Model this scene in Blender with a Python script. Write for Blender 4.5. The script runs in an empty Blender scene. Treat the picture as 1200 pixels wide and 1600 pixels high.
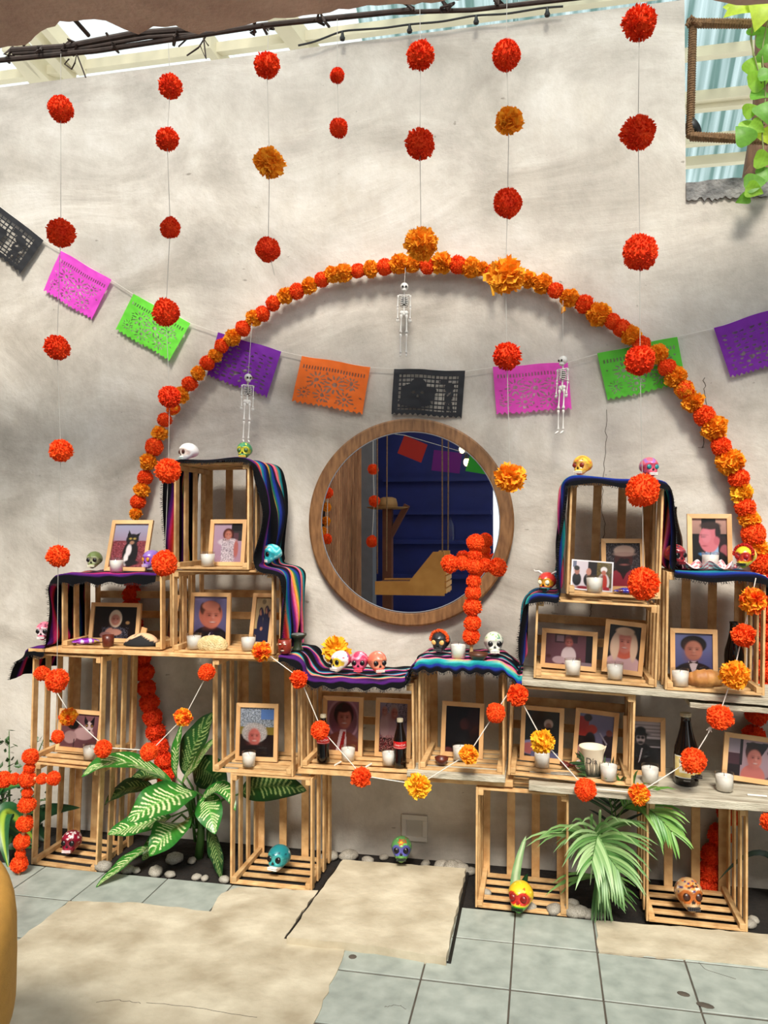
import bpy, bmesh, math, random
import numpy as np
from mathutils import Vector, Matrix, noise as mnoise
random.seed(7)
rng = np.random.default_rng(7)
S = bpy.context.scene
COL = S.collection

# ------------------------------------------------------------------ camera, sky, light, exposure
F = 1210.0                      # focal length in pixels of the 1200 x 1600 frame
CAM_H = 1.58
YAW, PIT = math.radians(11.49), math.radians(1.089)
cam_d = bpy.data.cameras.new('camera')
cam_d.sensor_fit = 'VERTICAL'
cam_d.sensor_height = 36.0
cam_d.lens = 36.0 * F / 1600.0
cam_d.clip_start = 0.05
cam = bpy.data.objects.new('camera', cam_d)
COL.objects.link(cam)
cam.location = (0, 0, CAM_H)
cam.rotation_euler = (math.pi / 2 + PIT, 0, YAW)
S.camera = cam
S.view_settings.view_transform = 'Standard'
S.view_settings.look = 'None'
S.view_settings.gamma = 1.0
S.view_settings.use_curve_mapping = False
S.view_settings.exposure = 0.2

W = bpy.data.worlds.new('sky')
S.world = W
W.use_nodes = True
wn, wl = W.node_tree.nodes, W.node_tree.links
wn.clear()
wo = wn.new('ShaderNodeOutputWorld')
wb = wn.new('ShaderNodeBackground')
tc = wn.new('ShaderNodeTexCoord')
sx = wn.new('ShaderNodeSeparateXYZ')
rmp = wn.new('ShaderNodeValToRGB')
rmp.color_ramp.elements[0].position = 0.0
rmp.color_ramp.elements[0].color = (0.80, 0.82, 0.82, 1)
rmp.color_ramp.elements[1].position = 0.9
rmp.color_ramp.elements[1].color = (0.84, 0.92, 1.0, 1)
wl.new(tc.outputs['Generated'], sx.inputs[0])
wl.new(sx.outputs['Z'], rmp.inputs[0])
wl.new(rmp.outputs[0], wb.inputs['Color'])
wb.inputs['Strength'].default_value = 1.6
wl.new(wb.outputs[0], wo.inputs['Surface'])

sun_d = bpy.data.lights.new('sun', 'SUN')
sun_d.energy = 4.2
sun_d.angle = math.radians(16)
sun_d.color = (1.0, 0.93, 0.82)
sun = bpy.data.objects.new('sun', sun_d)
COL.objects.link(sun)
# high hazy sun behind and to the right of the photographer
sun.rotation_euler = Vector((-0.12, 0.86, -1.0)).to_track_quat('-Z', 'Y').to_euler()

# ------------------------------------------------------------------ pixel rays -> world points
_cy, _sy, _cp, _sp = math.cos(YAW), math.sin(YAW), math.cos(PIT), math.sin(PIT)
FW = Vector((-_sy * _cp, _cy * _cp, _sp)); RT = Vector((_cy, _sy, 0)); UP = Vector((_sy * _sp, -_cy * _sp, _cp))
CP = Vector((0, 0, CAM_H))
def ray(u, v): return FW + RT * ((u - 600) / F) + UP * ((800 - v) / F)
def at(u, v, Y):
    d = ray(u, v); return CP + d * (Y / d.y)
def atz(u, v, Z):
    d = ray(u, v); return CP + d * ((Z - CAM_H) / d.z)
def proj(p):
    q = Vector(p) - CP; D = q.dot(FW)
    return 600 + F * q.dot(RT) / D, 800 - F * q.dot(UP) / D
def xcol(u, Y, z):              # world x of picture column u at depth Y and height z
    a = (u - 600) / F
    # q.RT = a q.FW
    c = RT.x - a * FW.x
    return (a * (FW.y * Y + FW.z * (z - CAM_H)) - RT.y * Y) / c

# ------------------------------------------------------------------ colours and materials
def s2l(c): return c / 12.92 if c <= 0.04045 else ((c + 0.055) / 1.055) ** 2.4
def C(r, g, b): return (s2l(r / 255), s2l(g / 255), s2l(b / 255))
def hexc(h): return C(int(h[0:2], 16), int(h[2:4], 16), int(h[4:6], 16))
MATS = {}
def mat(name, col, rough=0.6, metal=0.0, var=0.0, scale=8.0, bump=0.0, bscale=60.0, spec=0.5, stretch=None, obrand=0.0, col2=None, coords='Object', trans=0.0):
    m = bpy.data.materials.new(name); m.use_nodes = True
    nt = m.node_tree; N, L = nt.nodes, nt.links
    b = N['Principled BSDF']
    b.inputs['Roughness'].default_value = rough
    b.inputs['Metallic'].default_value = metal
    b.inputs['Specular IOR Level'].default_value = spec
    tcn = N.new('ShaderNodeTexCoord'); mp = N.new('ShaderNodeMapping')
    L.new(tcn.outputs[coords], mp.inputs[0])
    if stretch: mp.inputs['Scale'].default_value = stretch
    oi = N.new('ShaderNodeObjectInfo')
    if obrand:
        mu = N.new('ShaderNodeVectorMath'); mu.operation = 'SCALE'; mu.inputs[0].default_value = (37, 11, 23)
        L.new(oi.outputs['Random'], mu.inputs['Scale']); L.new(mu.outputs[0], mp.inputs['Location'])
    nz = N.new('ShaderNodeTexNoise'); nz.inputs['Scale'].default_value = scale; nz.inputs['Detail'].default_value = 6
    L.new(mp.outputs[0], nz.inputs['Vector'])
    r = N.new('ShaderNodeValToRGB')
    c2 = col2 or tuple(min(1, c * (1 + var)) for c in col)
    c1 = col if col2 else tuple(c * (1 - var) for c in col)
    r.color_ramp.elements[0].position = 0.3; r.color_ramp.elements[1].position = 0.7
    r.color_ramp.elements[0].color = (*c1, 1); r.color_ramp.elements[1].color = (*c2, 1)
    L.new(nz.outputs['Fac'], r.inputs[0])
    out = r.outputs[0]
    if obrand:
        mr = N.new('ShaderNodeMapRange'); mr.inputs['To Min'].default_value = 1 - obrand; mr.inputs['To Max'].default_value = 1 + obrand
        L.new(oi.outputs['Random'], mr.inputs[0])
        hs = N.new('ShaderNodeHueSaturation'); L.new(out, hs.inputs['Color']); L.new(mr.outputs[0], hs.inputs['Value']); out = hs.outputs[0]
    L.new(out, b.inputs['Base Color'])
    if bump:
        nb = N.new('ShaderNodeTexNoise'); nb.inputs['Scale'].default_value = bscale; nb.inputs['Detail'].default_value = 5
        L.new(mp.outputs[0], nb.inputs['Vector'])
        bp = N.new('ShaderNodeBump'); bp.inputs['Strength'].default_value = bump; bp.inputs['Distance'].default_value = 0.01
        L.new(nb.outputs['Fac'], bp.inputs['Height']); L.new(bp.outputs[0], b.inputs['Normal'])
    if trans:
        tr = N.new('ShaderNodeBsdfTranslucent'); L.new(out, tr.inputs['Color'])
        mx = N.new('ShaderNodeMixShader'); mx.inputs[0].default_value = trans
        L.new(b.outputs[0], mx.inputs[1]); L.new(tr.outputs[0], mx.inputs[2]); L.new(mx.outputs[0], N['Material Output'].inputs['Surface'])
    MATS[name] = m
    return m
def vcol(name, rough=0.6, spec=0.5, bump=0.0, bscale=200.0, trans=0.0, coat=0.0, metal=0.0):
    m = bpy.data.materials.new(name); m.use_nodes = True
    N, L = m.node_tree.nodes, m.node_tree.links
    b = N['Principled BSDF']; b.inputs['Roughness'].default_value = rough; b.inputs['Specular IOR Level'].default_value = spec
    b.inputs['Coat Weight'].default_value = coat; b.inputs['Metallic'].default_value = metal
    a = N.new('ShaderNodeAttribute'); a.attribute_name = 'Col'
    L.new(a.outputs['Color'], b.inputs['Base Color'])
    if bump:
        tcn = N.new('ShaderNodeTexCoord'); nb = N.new('ShaderNodeTexNoise'); nb.inputs['Scale'].default_value = bscale
        L.new(tcn.outputs['Object'], nb.inputs['Vector'])
        bp = N.new('ShaderNodeBump'); bp.inputs['Strength'].default_value = bump; bp.inputs['Distance'].default_value = 0.004
        L.new(nb.outputs['Fac'], bp.inputs['Height']); L.new(bp.outputs[0], b.inputs['Normal'])
    if trans:
        tr = N.new('ShaderNodeBsdfTranslucent'); L.new(a.outputs['Color'], tr.inputs['Color'])
        mx = N.new('ShaderNodeMixShader'); mx.inputs[0].default_value = trans
        L.new(b.outputs[0], mx.inputs[1]); L.new(tr.outputs[0], mx.inputs[2]); L.new(mx.outputs[0], N['Material Output'].inputs['Surface'])
    return m
def glassy(name, tint=(1, 1, 1), rough=0.03, fac=0.12):
    m = bpy.data.materials.new(name); m.use_nodes = True
    N, L = m.node_tree.nodes, m.node_tree.links; N.remove(N['Principled BSDF'])
    t = N.new('ShaderNodeBsdfTransparent'); t.inputs[0].default_value = (*tint, 1)
    g = N.new('ShaderNodeBsdfGlossy'); g.inputs['Roughness'].default_value = rough
    lw = N.new('ShaderNodeLayerWeight'); lw.inputs['Blend'].default_value = fac
    mx = N.new('ShaderNodeMixShader'); mr = N.new('ShaderNodeMapRange')
    mr.inputs['From Min'].default_value = 0; mr.inputs['From Max'].default_value = 1; mr.inputs['To Min'].default_value = .02; mr.inputs['To Max'].default_value = .4
    L.new(lw.outputs['Facing'], mr.inputs[0]); L.new(mr.outputs[0], mx.inputs[0]); L.new(t.outputs[0], mx.inputs[1]); L.new(g.outputs[0], mx.inputs[2])
    L.new(mx.outputs[0], N['Material Output'].inputs['Surface'])
    return m
def glow(name, col, strength):
    m = bpy.data.materials.new(name); m.use_nodes = True
    b = m.node_tree.nodes['Principled BSDF']
    b.inputs['Emission Color'].default_value = (*col, 1); b.inputs['Emission Strength'].default_value = strength; b.inputs['Base Color'].default_value = (*col, 1)
    return m

# ------------------------------------------------------------------ mesh helpers: geometry is (verts, faces)
def box(x0, x1, y0, y1, z0, z1):
    return ([(x0,y0,z0),(x1,y0,z0),(x1,y1,z0),(x0,y1,z0),(x0,y0,z1),(x1,y0,z1),(x1,y1,z1),(x0,y1,z1)],
            [(0,3,2,1),(4,5,6,7),(0,1,5,4),(1,2,6,5),(2,3,7,6),(3,0,4,7)])
def bbox(x0, x1, y0, y1, z0, z1, b=0.0015):     # box with its long edges eased
    bm = bmesh.new(); v, f = box(x0, x1, y0, y1, z0, z1)
    bv = [bm.verts.new(p) for p in v]
    for q in f: bm.faces.new([bv[i] for i in q])
    bmesh.ops.bevel(bm, geom=bm.edges[:], offset=b, segments=1, affect='EDGES')
    bm.verts.index_update()
    r = ([tuple(p.co) for p in bm.verts], [tuple(p.index for p in q.verts) for q in bm.faces]); bm.free(); return r
def join(*gs):
    V, Fc = [], []
    for v, f in gs:
        o = len(V); V.extend(v); Fc.extend(tuple(i + o for i in q) for q in f)
    return V, Fc
def xf(g, M):
    return [tuple(M @ Vector(p)) for p in g[0]], g[1]
def tube(pts, r, n=6, caps=True):
    pts = [Vector(p) for p in pts]; V, Fc = [], []
    rr = r if isinstance(r, (list, tuple)) else [r] * len(pts)
    ref = None
    for i, p in enumerate(pts):
        t = (pts[min(i + 1, len(pts) - 1)] - pts[max(i - 1, 0)]).normalized()
        if ref is None: ref = t.orthogonal().normalized()
        a = (ref - t * ref.dot(t))
        a = a.normalized() if a.length > 1e-6 else t.orthogonal().normalized()
        ref = a; b = t.cross(a)
        for k in range(n):
            an = 2 * math.pi * k / n
            V.append(tuple(p + (a * math.cos(an) + b * math.sin(an)) * rr[i]))
    for i in range(len(pts) - 1):
        for k in range(n):
            Fc.append((i*n+k, i*n+(k+1) % n, (i+1)*n+(k+1) % n, (i+1)*n+k))
    if caps: Fc.append(tuple(range(n))[::-1]); Fc.append(tuple(range((len(pts)-1)*n, len(pts)*n)))
    return V, Fc
def lathe(prof, n=24, cap=True):
    V, Fc = [], []
    for r, z in prof:
        for k in range(n):
            a = 2 * math.pi * k / n; V.append((r * math.cos(a), r * math.sin(a), z))
    for i in range(len(prof) - 1):
        for k in range(n): Fc.append((i*n+k, i*n+(k+1) % n, (i+1)*n+(k+1) % n, (i+1)*n+k))
    if cap:
        if prof[0][0] > 1e-5: Fc.append(tuple(range(n))[::-1])
        if prof[-1][0] > 1e-5: Fc.append(tuple(range((len(prof)-1)*n, len(prof)*n)))
    return V, Fc
def ball(c, r, nu=16, nv=10):
    r = r if isinstance(r, (tuple, list)) else (r, r, r); V, Fc = [], []
    for i in range(nv + 1):
        t = math.pi * i / nv
        for k in range(nu):
            a = 2 * math.pi * k / nu
            V.append((c[0]+r[0]*math.sin(t)*math.cos(a), c[1]+r[1]*math.sin(t)*math.sin(a), c[2]-r[2]*math.cos(t)))
    for i in range(nv):
        for k in range(nu): Fc.append((i*nu+k, i*nu+(k+1) % nu, (i+1)*nu+(k+1) % nu, (i+1)*nu+k))
    return V, Fc
def grid(fn, nu, nv):
    V = [tuple(fn(i / nu, j / nv)) for j in range(nv + 1) for i in range(nu + 1)]
    Fc = [(j*(nu+1)+i, j*(nu+1)+i+1, (j+1)*(nu+1)+i+1, (j+1)*(nu+1)+i) for j in range(nv) for i in range(nu)]
    return V, Fc
def mesh(name, g, m=None, cols=None, smooth=False):
    me = bpy.data.meshes.new(name)
    me.from_pydata(g[0], [], g[1])
    if cols is not None:
        a = me.color_attributes.new('Col', 'FLOAT_COLOR', 'POINT')
        c = np.ones((len(g[0]), 4), dtype=np.float32); c[:, :3] = np.asarray(cols, dtype=np.float32)
        a.data.foreach_set('color', c.ravel())
    if smooth: me.polygons.foreach_set('use_smooth', [True] * len(me.polygons))
    if m is not None: me.materials.append(m)
    me.update()
    return me
def link(name, me, parent=None, loc=(0,0,0), rot=(0,0,0), scale=(1,1,1)):
    o = bpy.data.objects.new(name, me); COL.objects.link(o)
    o.location = loc; o.rotation_euler = rot; o.scale = scale if isinstance(scale, (tuple, list)) else (scale,) * 3
    if parent is not None: o.parent = parent
    return o
def part(name, g, m, parent=None, cols=None, smooth=False, **k):
    return link(name, mesh(name, g, m, cols, smooth), parent, **k)
def tag(o, label, cat, group=None):
    o['label'] = label; o['category'] = cat
    if group: o['group'] = group
    return o
def thing(name, label, cat, loc=(0,0,0), rot=(0,0,0), group=None, scale=1.0):
    return tag(link(name, None, None, loc, rot, scale), label, cat, group)
def struct(name, g, m, **k):
    o = part(name, g, m, **k)
    if o.parent is None: o['kind'] = 'structure'
    return o
def copy_tree(o, parent=None):
    c = o.copy(); COL.objects.link(c)
    if parent is not None: c.parent = parent
    for ch in o.children: copy_tree(ch, c)
    return c
def poly_prism(pts, z0, z1):
    n = len(pts)
    V = [(x, y, z0) for x, y in pts] + [(x, y, z1) for x, y in pts]
    Fc = [tuple(range(n))[::-1], tuple(range(n, 2*n))] + [(i, (i+1) % n, n+(i+1) % n, n+i) for i in range(n)]
    return V, Fc
def smooth_path(pts, n, passes=6):
    pts = np.array(pts, dtype=float); d = np.r_[0, np.cumsum(np.linalg.norm(np.diff(pts, axis=0), axis=1))]
    s = np.linspace(0, d[-1], n); P = np.stack([np.interp(s, d, pts[:, k]) for k in range(pts.shape[1])], 1)
    for _ in range(passes): P[1:-1] = (P[:-2] + 2*P[1:-1] + P[2:]) / 4
    return P
def jag(pts, step, amp, seed=0):                # break straight edges into small irregular steps
    r = random.Random(seed); out = []
    for i, p in enumerate(pts):
        q = pts[(i + 1) % len(pts)]; d = math.dist(p, q); n = max(1, int(d / step))
        for k in range(n):
            t = k / n; j = amp if k else 0
            out.append((p[0]+(q[0]-p[0])*t + r.uniform(-j, j), p[1]+(q[1]-p[1])*t + r.uniform(-j, j)))
    return out

# ------------------------------------------------------------------ shared materials
def plaster():
    m = bpy.data.materials.new('trowelled_plaster'); m.use_nodes = True
    N, L = m.node_tree.nodes, m.node_tree.links; b = N['Principled BSDF']; b.inputs['Roughness'].default_value = 0.75; b.inputs['Specular IOR Level'].default_value = 0.25
    t = N.new('ShaderNodeTexCoord')
    mp = N.new('ShaderNodeMapping'); mp.inputs['Scale'].default_value = (0.55, 1, 1.3); L.new(t.outputs['Object'], mp.inputs[0])
    n1 = N.new('ShaderNodeTexNoise'); n1.inputs['Scale'].default_value = 2.2; n1.inputs['Detail'].default_value = 9; n1.inputs['Roughness'].default_value = 0.62; n1.inputs['Distortion'].default_value = 0.6
    L.new(mp.outputs[0], n1.inputs['Vector'])
    r1 = N.new('ShaderNodeValToRGB'); e = r1.color_ramp.elements
    e[0].position = 0.32; e[0].color = (*C(166, 158, 147), 1); e[1].position = 0.66; e[1].color = (*C(215, 209, 199), 1)
    L.new(n1.outputs['Fac'], r1.inputs[0])
    mp2 = N.new('ShaderNodeMapping'); mp2.inputs['Scale'].default_value = (1.5, 1, 9); L.new(t.outputs['Object'], mp2.inputs[0])
    n2 = N.new('ShaderNodeTexNoise'); n2.inputs['Scale'].default_value = 4; n2.inputs['Detail'].default_value = 8; n2.inputs['Roughness'].default_value = 0.7; L.new(mp2.outputs[0], n2.inputs['Vector'])
    mx = N.new('ShaderNodeMixRGB'); mx.blend_type = 'OVERLAY'; mx.inputs[0].default_value = 0.38
    L.new(r1.outputs[0], mx.inputs[1]); L.new(n2.outputs['Fac'], mx.inputs[2])
    # small dark pits
    n3 = N.new('ShaderNodeTexNoise'); n3.inputs['Scale'].default_value = 26; n3.inputs['Detail'].default_value = 3; L.new(mp.outputs[0], n3.inputs['Vector'])
    r3 = N.new('ShaderNodeValToRGB'); r3.color_ramp.elements[0].position = 0.235; r3.color_ramp.elements[0].color = (0.35, 0.33, 0.3, 1); r3.color_ramp.elements[1].position = 0.26
    L.new(n3.outputs['Fac'], r3.inputs[0])
    m3 = N.new('ShaderNodeMixRGB'); m3.blend_type = 'MULTIPLY'; m3.inputs[0].default_value = 0.6; L.new(mx.outputs[0], m3.inputs[1]); L.new(r3.outputs[0], m3.inputs[2])
    L.new(m3.outputs[0], b.inputs['Base Color'])
    ad = N.new('ShaderNodeMath'); ad.operation = 'MULTIPLY_ADD'; ad.inputs[1].default_value = 0.6
    L.new(n2.outputs['Fac'], ad.inputs[0]); L.new(n1.outputs['Fac'], ad.inputs[2])
    bp = N.new('ShaderNodeBump'); bp.inputs['Strength'].default_value = 0.6; bp.inputs['Distance'].default_value = 0.02
    L.new(ad.outputs[0], bp.inputs['Height']); L.new(bp.outputs[0], b.inputs['Normal'])
    return m
M_PLASTER = plaster()
M_WOOD = mat('pale_pine', C(186, 140, 88), 0.62, var=0, scale=5, stretch=(4, 4, 4), obrand=0.16, col2=C(222, 184, 130), bump=0.12, bscale=40)
M_FRAME = mat('light_frame_wood', C(196, 146, 92), 0.5, scale=6, obrand=0.10, col2=C(226, 184, 132), bump=0.05, bscale=50)
M_BOARD = mat('weathered_board', C(150, 140, 120), 0.85, scale=9, stretch=(1, 5, 5), col2=C(205, 198, 178), bump=0.5, bscale=60, obrand=0.05)
M_CONC = mat('rough_cement', C(164, 151, 126), 0.85, scale=6, col2=C(206, 196, 172), bump=0.8, bscale=14)
M_TILE = mat('grey_green_tile', C(142, 150, 142), 0.45, scale=14, col2=C(172, 179, 170), bump=0.06, bscale=60, obrand=0.03)
M_GROUT = mat('dark_mortar', C(82, 74, 64), 0.9, var=0.2, scale=20)
M_SOIL = mat('dark_soil', C(24, 18, 14), 0.95, var=0.5, scale=30, bump=0.8, bscale=40)
M_SLAB = mat('ceiling_concrete', C(176, 148, 132), 0.9, scale=6, col2=C(206, 178, 160), bump=0.6, bscale=40)
M_ROUGH = mat('grey_mortar', C(92, 92, 92), 0.95, scale=18, col2=C(150, 148, 145), bump=0.8, bscale=60)
M_RUST = mat('rusty_rod', C(48, 36, 30), 0.8, var=0.4, scale=30)
M_CREAM = mat('cream_steel', C(206, 198, 168), 0.5, var=0.06)
M_ROPE = mat('brown_rope', C(126, 96, 66), 0.9, var=0.3, scale=60, bump=0.6, bscale=120)
M_STR = mat('white_string', C(226, 222, 212), 0.7)
M_LINE = mat('thin_grey_line', C(168, 165, 158), 0.6)
M_BLACK = mat('matt_black', C(16, 16, 17), 0.5)
M_WHITE = mat('white_plastic', C(226, 224, 218), 0.45)
M_VC = vcol('painted_clay', 0.28, coat=0.3)
M_PHOTO = vcol('photo_print', 0.35)
M_PAPER = vcol('tissue_paper', 0.7, trans=0.25)
M_LEAF = vcol('leaf', 0.35, trans=0.12)
M_CLOTH = vcol('woven_cloth', 0.9, spec=0.15, bump=0.3, bscale=300)
M_GLASS = glassy('clear_glass', (0.97, 0.97, 0.97))
M_PANE = glassy('frame_glass', (0.93, 0.92, 0.94), 0.05, 0.1)
M_WAX = mat('white_wax', C(248, 244, 234), 0.5)

# ------------------------------------------------------------------ structure: walls, floor, broken slab, roof beyond
YW = 3.70                        # face of the plastered wall
ZT, ZN, XN = 3.99, 3.13, 0.65    # wall top, top of its lower right part, step between them
struct('wall_back', poly_prism([(0,0)]*0 or [(-4.2, -0.35), (2.6, -0.35), (2.6, ZN), (XN, ZN), (XN, ZT), (-4.2, ZT)], 0, 0.16), M_PLASTER,
       rot=(math.pi / 2, 0, 0), loc=(0, YW + 0.16, 0))
wall = bpy.data.objects['wall_back']
# broken mortar band along the lower wall top, flaking downwards
r_ = random.Random(3)
lowpts = [(XN, ZN - 0.035)]
x = XN
edge = []
while x < 2.5:
    edge.append((x, ZN - 0.045 - .03 * (.5 + .5 * mnoise.noise(Vector((x * 9, 0, 3)))) - r_.random() * 0.022)); x += 0.011
band = [(XN, ZN + 0.012)] + [(XN + 0.05 * k, ZN + 0.012 + r_.uniform(-.006, .006)) for k in range(1, 38)] + [(2.5, ZN + 0.01)] + edge[::-1]
part('mortar_band', poly_prism(band, 0, 0.012), M_ROUGH, wall, loc=(0, 0, 0.16))
def crack(px, name='crack'):
    P = smooth_path([at(u, v, YW - 0.0005) for u, v in px], 26, 0)
    P = [(p[0] + r_.uniform(-.006, .006), YW - 0.0004, p[2]) for p in P]
    o = part(name, tube(P, 0.0016, 4), M_GROUT, None); o.parent = wall
    o.matrix_parent_inverse = Matrix.LocRotScale(wall.location, wall.rotation_euler, None).inverted()
crack([(946, 640), (948, 690), (943, 730), (940, 790), (946, 830), (936, 850)])
crack([(1100, 590), (1105, 650), (1098, 700)])
crack([(925, 925), (922, 970)])
for nm, b in (('wall_left', (-3.3, -3.2, -3.2, YW, -0.2, 3.6)), ('wall_right', (2.6, 2.7, 0.6, YW, -0.2, 3.1))):  # unseen side walls, added and kept dark to cut side light and bounce
    struct(nm, box(*b), mat('unseen_side_wall', C(96, 84, 70), .8, var=.15) if 'unseen_side_wall' not in MATS else MATS['unseen_side_wall'])

# floor: mortar bed, tiles, cement patches, planting strip
struct('floor', box(-3.2, 2.6, -3.2, 3.25, -0.20, -0.004), M_GROUT)
floor = bpy.data.objects['floor']
struct('trim_1', box(-3.2, 2.6, 3.25, YW, -0.20, -0.012), M_SOIL)   # bed of the planting strip
bpy.data.objects['trim_1'].name = 'ground_strip'
tile_me = {}
def tile(x0, x1, y0, y1):
    w, d = round(x1 - x0 - 0.006, 3), round(y1 - y0 - 0.011, 3)
    if (w, d) not in tile_me: tile_me[(w, d)] = mesh('tile', bbox(-w/2, w/2, -d/2, d/2, -0.012, 0, 0.0012), M_TILE)
    link('tile', tile_me[(w, d)], floor, ((x0+x1)/2, (y0+y1)/2, r_.uniform(-.0008, .0008)))
PX = 0.308
for i in range(-3, 9):                      # right-hand tiles
    x0 = -0.111 + PX * i
    for y0, y1 in ((3.008, 3.25), (2.706, 3.008), (2.404, 2.706), (2.102, 2.404), (1.8, 2.102)):
        if y0 > 3 and i > 0 and False: continue
        if y0 > 2.8 and (i < -1): continue
        tile(x0, x0 + PX, y0, y1)
for i in range(-10, -3):                    # left-hand tiles
    x0 = -0.111 + PX * i
    for y0, y1 in ((2.973, 3.25), (2.67, 2.973), (2.367, 2.67), (2.064, 2.367)):
        if (i > -7 and y0 < 2.9) : continue
        tile(x0, x0 + PX, y0, y1)
part('paving', box(-3.2, 2.6, -3.2, 1.80, -0.012, -0.001), M_TILE, floor)['kind'] = 'stuff'
def patch(px, z, name='cement_patch', seed=1, thick=0.03, amp=0.007, dz=0.0):
    P = [atz(u, v, z) for u, v in px]
    P = jag([(p.x, p.y) for p in P], 0.035, amp, seed)
    return part(name, poly_prism(P, z - thick, z), M_CONC, floor)
patch([(-60, 1535), (107, 1408), (215, 1410), (330, 1424), (346, 1396), (372, 1386), (497, 1391), (444, 1466), (538, 1482), (520, 1530), (484, 1610), (470, 1680), (-260, 1680)], 0.004, seed=4)
patch([(930, 1438), (1080, 1449), (1300, 1470), (1330, 1525), (1200, 1511), (1060, 1497), (936, 1487)], 0.003, seed=5, amp=.005)
for px in ([(534, 1345), (446, 1468)], [(732, 1358), (702, 1505), (588, 1489), (530, 1480)]):
    part('joint', tube([atz(u, v, .001) for u, v in px], .007, 5), M_BLACK, floor)
sl = patch([(536, 1343), (728, 1357), (697, 1496), (586, 1478), (448, 1464)], 0.030, name='cement_slab', seed=8, thick=0.042, amp=.004)
part('slab_chip', ball((0, 0, 0), (0.055, 0.03, 0.006), 12, 6), M_ROUGH, floor, loc=tuple(atz(582, 1474, 0.012)))
for px in ([(230, 1566), (310, 1574), (400, 1590)], [(150, 1566), (180, 1562), (222, 1567)], [(600, 1571), (622, 1568), (634, 1575)]):
    P = smooth_path([atz(u, v, 0.0045) for u, v in px], 14, 1)
    part('crack', tube([(p[0] + r_.uniform(-.004, .004), p[1] + r_.uniform(-.004, .004), .0035 if px[0][0] < 500 else 0.0) for p in P], 0.0013, 4), M_GROUT, floor)
for u, v, a, b in ((1068, 1553, .022, .007), (1102, 1571, .03, .008), (508 + 43, 1495, .016, .008)):
    part('chip', ball((0, 0, 0), (a, b * 2, 0.0025), 10, 5), M_GROUT, floor, loc=tuple(atz(u, v, 0.0005)), rot=(0, 0, -0.3))
P = smooth_path([atz(u, v, 0.0005) for u, v in [(1092, 1504), (1102, 1515), (1150, 1530)]], 12, 0)
part('crack', tube([tuple(p) for p in P], 0.0011, 4), M_GROUT, floor)

# overhead concrete slab with a broken, ragged far edge
ZS = 3.45
edge_px = [(-700, 105), (-300, 88), (-60, 80), (0, 75), (42, 71), (55, 56), (75, 45), (95, 35), (130, 29), (165, 32), (193, 45), (215, 52), (240, 42), (275, 40), (290, 48), (310, 53), (350, 46), (390, 38), (430, 30), (460, 27), (500, 20), (560, 11), (620, 8), (700, 1), (760, -6), (900, -12), (1080, -14), (1118, 2), (1150, 8), (1200, 8), (1500, 4)]
E_ = [atz(u, v, ZS) for u, v in edge_px]
E_ = [(p.x, p.y) for p in E_]
EJ = []
for (a, b) in zip(E_[:-1], E_[1:]):
    n = max(1, int(math.dist(a, b) / 0.03))
    for k in range(n): EJ.append((a[0]+(b[0]-a[0])*k/n, a[1]+(b[1]-a[1])*k/n + (r_.uniform(-.008, .008))))
EJ.append(E_[-1])
slab_poly = [(EJ[0][0], 2.0), (EJ[-1][0], 2.6)] + EJ[::-1]
struct('ceiling', poly_prism(slab_poly, ZS, ZS + 0.14), M_SLAB)
ceil_ = bpy.data.objects['ceiling']
struct('ceiling.001', box(-3.3, 2.7, -3.2, -0.9, ZS, ZS + .14), M_SLAB)  # unseen slab, added to keep skylight off the mirrored rear wall
for (u0, v0, u1, v1, z, r) in ((-40, 98, 640, 16, 3.43, .011), (600, 20, 1080, -12, 3.43, .009), (18, 79, 300, 46, 3.455, .014), (20, 84, 330, 52, 3.45, .008)):
    a, b = at(u0, v0, 3.06), at(u1, v1, 3.06)
    part('steel_rod', tube([a, a.lerp(b, .3) + Vector((0, .01, -.006)), a.lerp(b, .7) + Vector((0, -.01, .004)), b], r, 8), M_RUST, ceil_)
for u in (15, 70, 100, 118, 180, 275, 395, 415, 500, 640, 700, 780):
    a = at(u, 92 - u * .108, 3.06); L_ = [Vector((r_.uniform(-.03, .03), r_.uniform(-.04, .04), r_.uniform(-.01, .05))) for _ in range(7)]
    part('tie_wire', tube([a + q for q in L_], 0.006, 5), M_RUST, ceil_)
for px in ([(108, 92), (101, 100), (112, 108), (117, 98), (120, 84), (134, 121)], [(321, 58), (310, 75), (292, 87), (313, 72), (322, 92), (318, 60), (326, 72)], [(293, 60), (279, 73)]):
    part('loose_wire', tube([at(u, v, 3.06 + r_.uniform(-.02, .02)) for u, v in px], 0.0035, 5), M_RUST, ceil_)
for x in (-2.45, -2.3, -2.0, -1.72):                       # bars left bare where the slab has broken away
    part('bare_rod', tube([(x, 2.3, 3.5), (x + .02, 2.66, 3.47)], 0.008, 6), M_RUST, ceil_)

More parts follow.
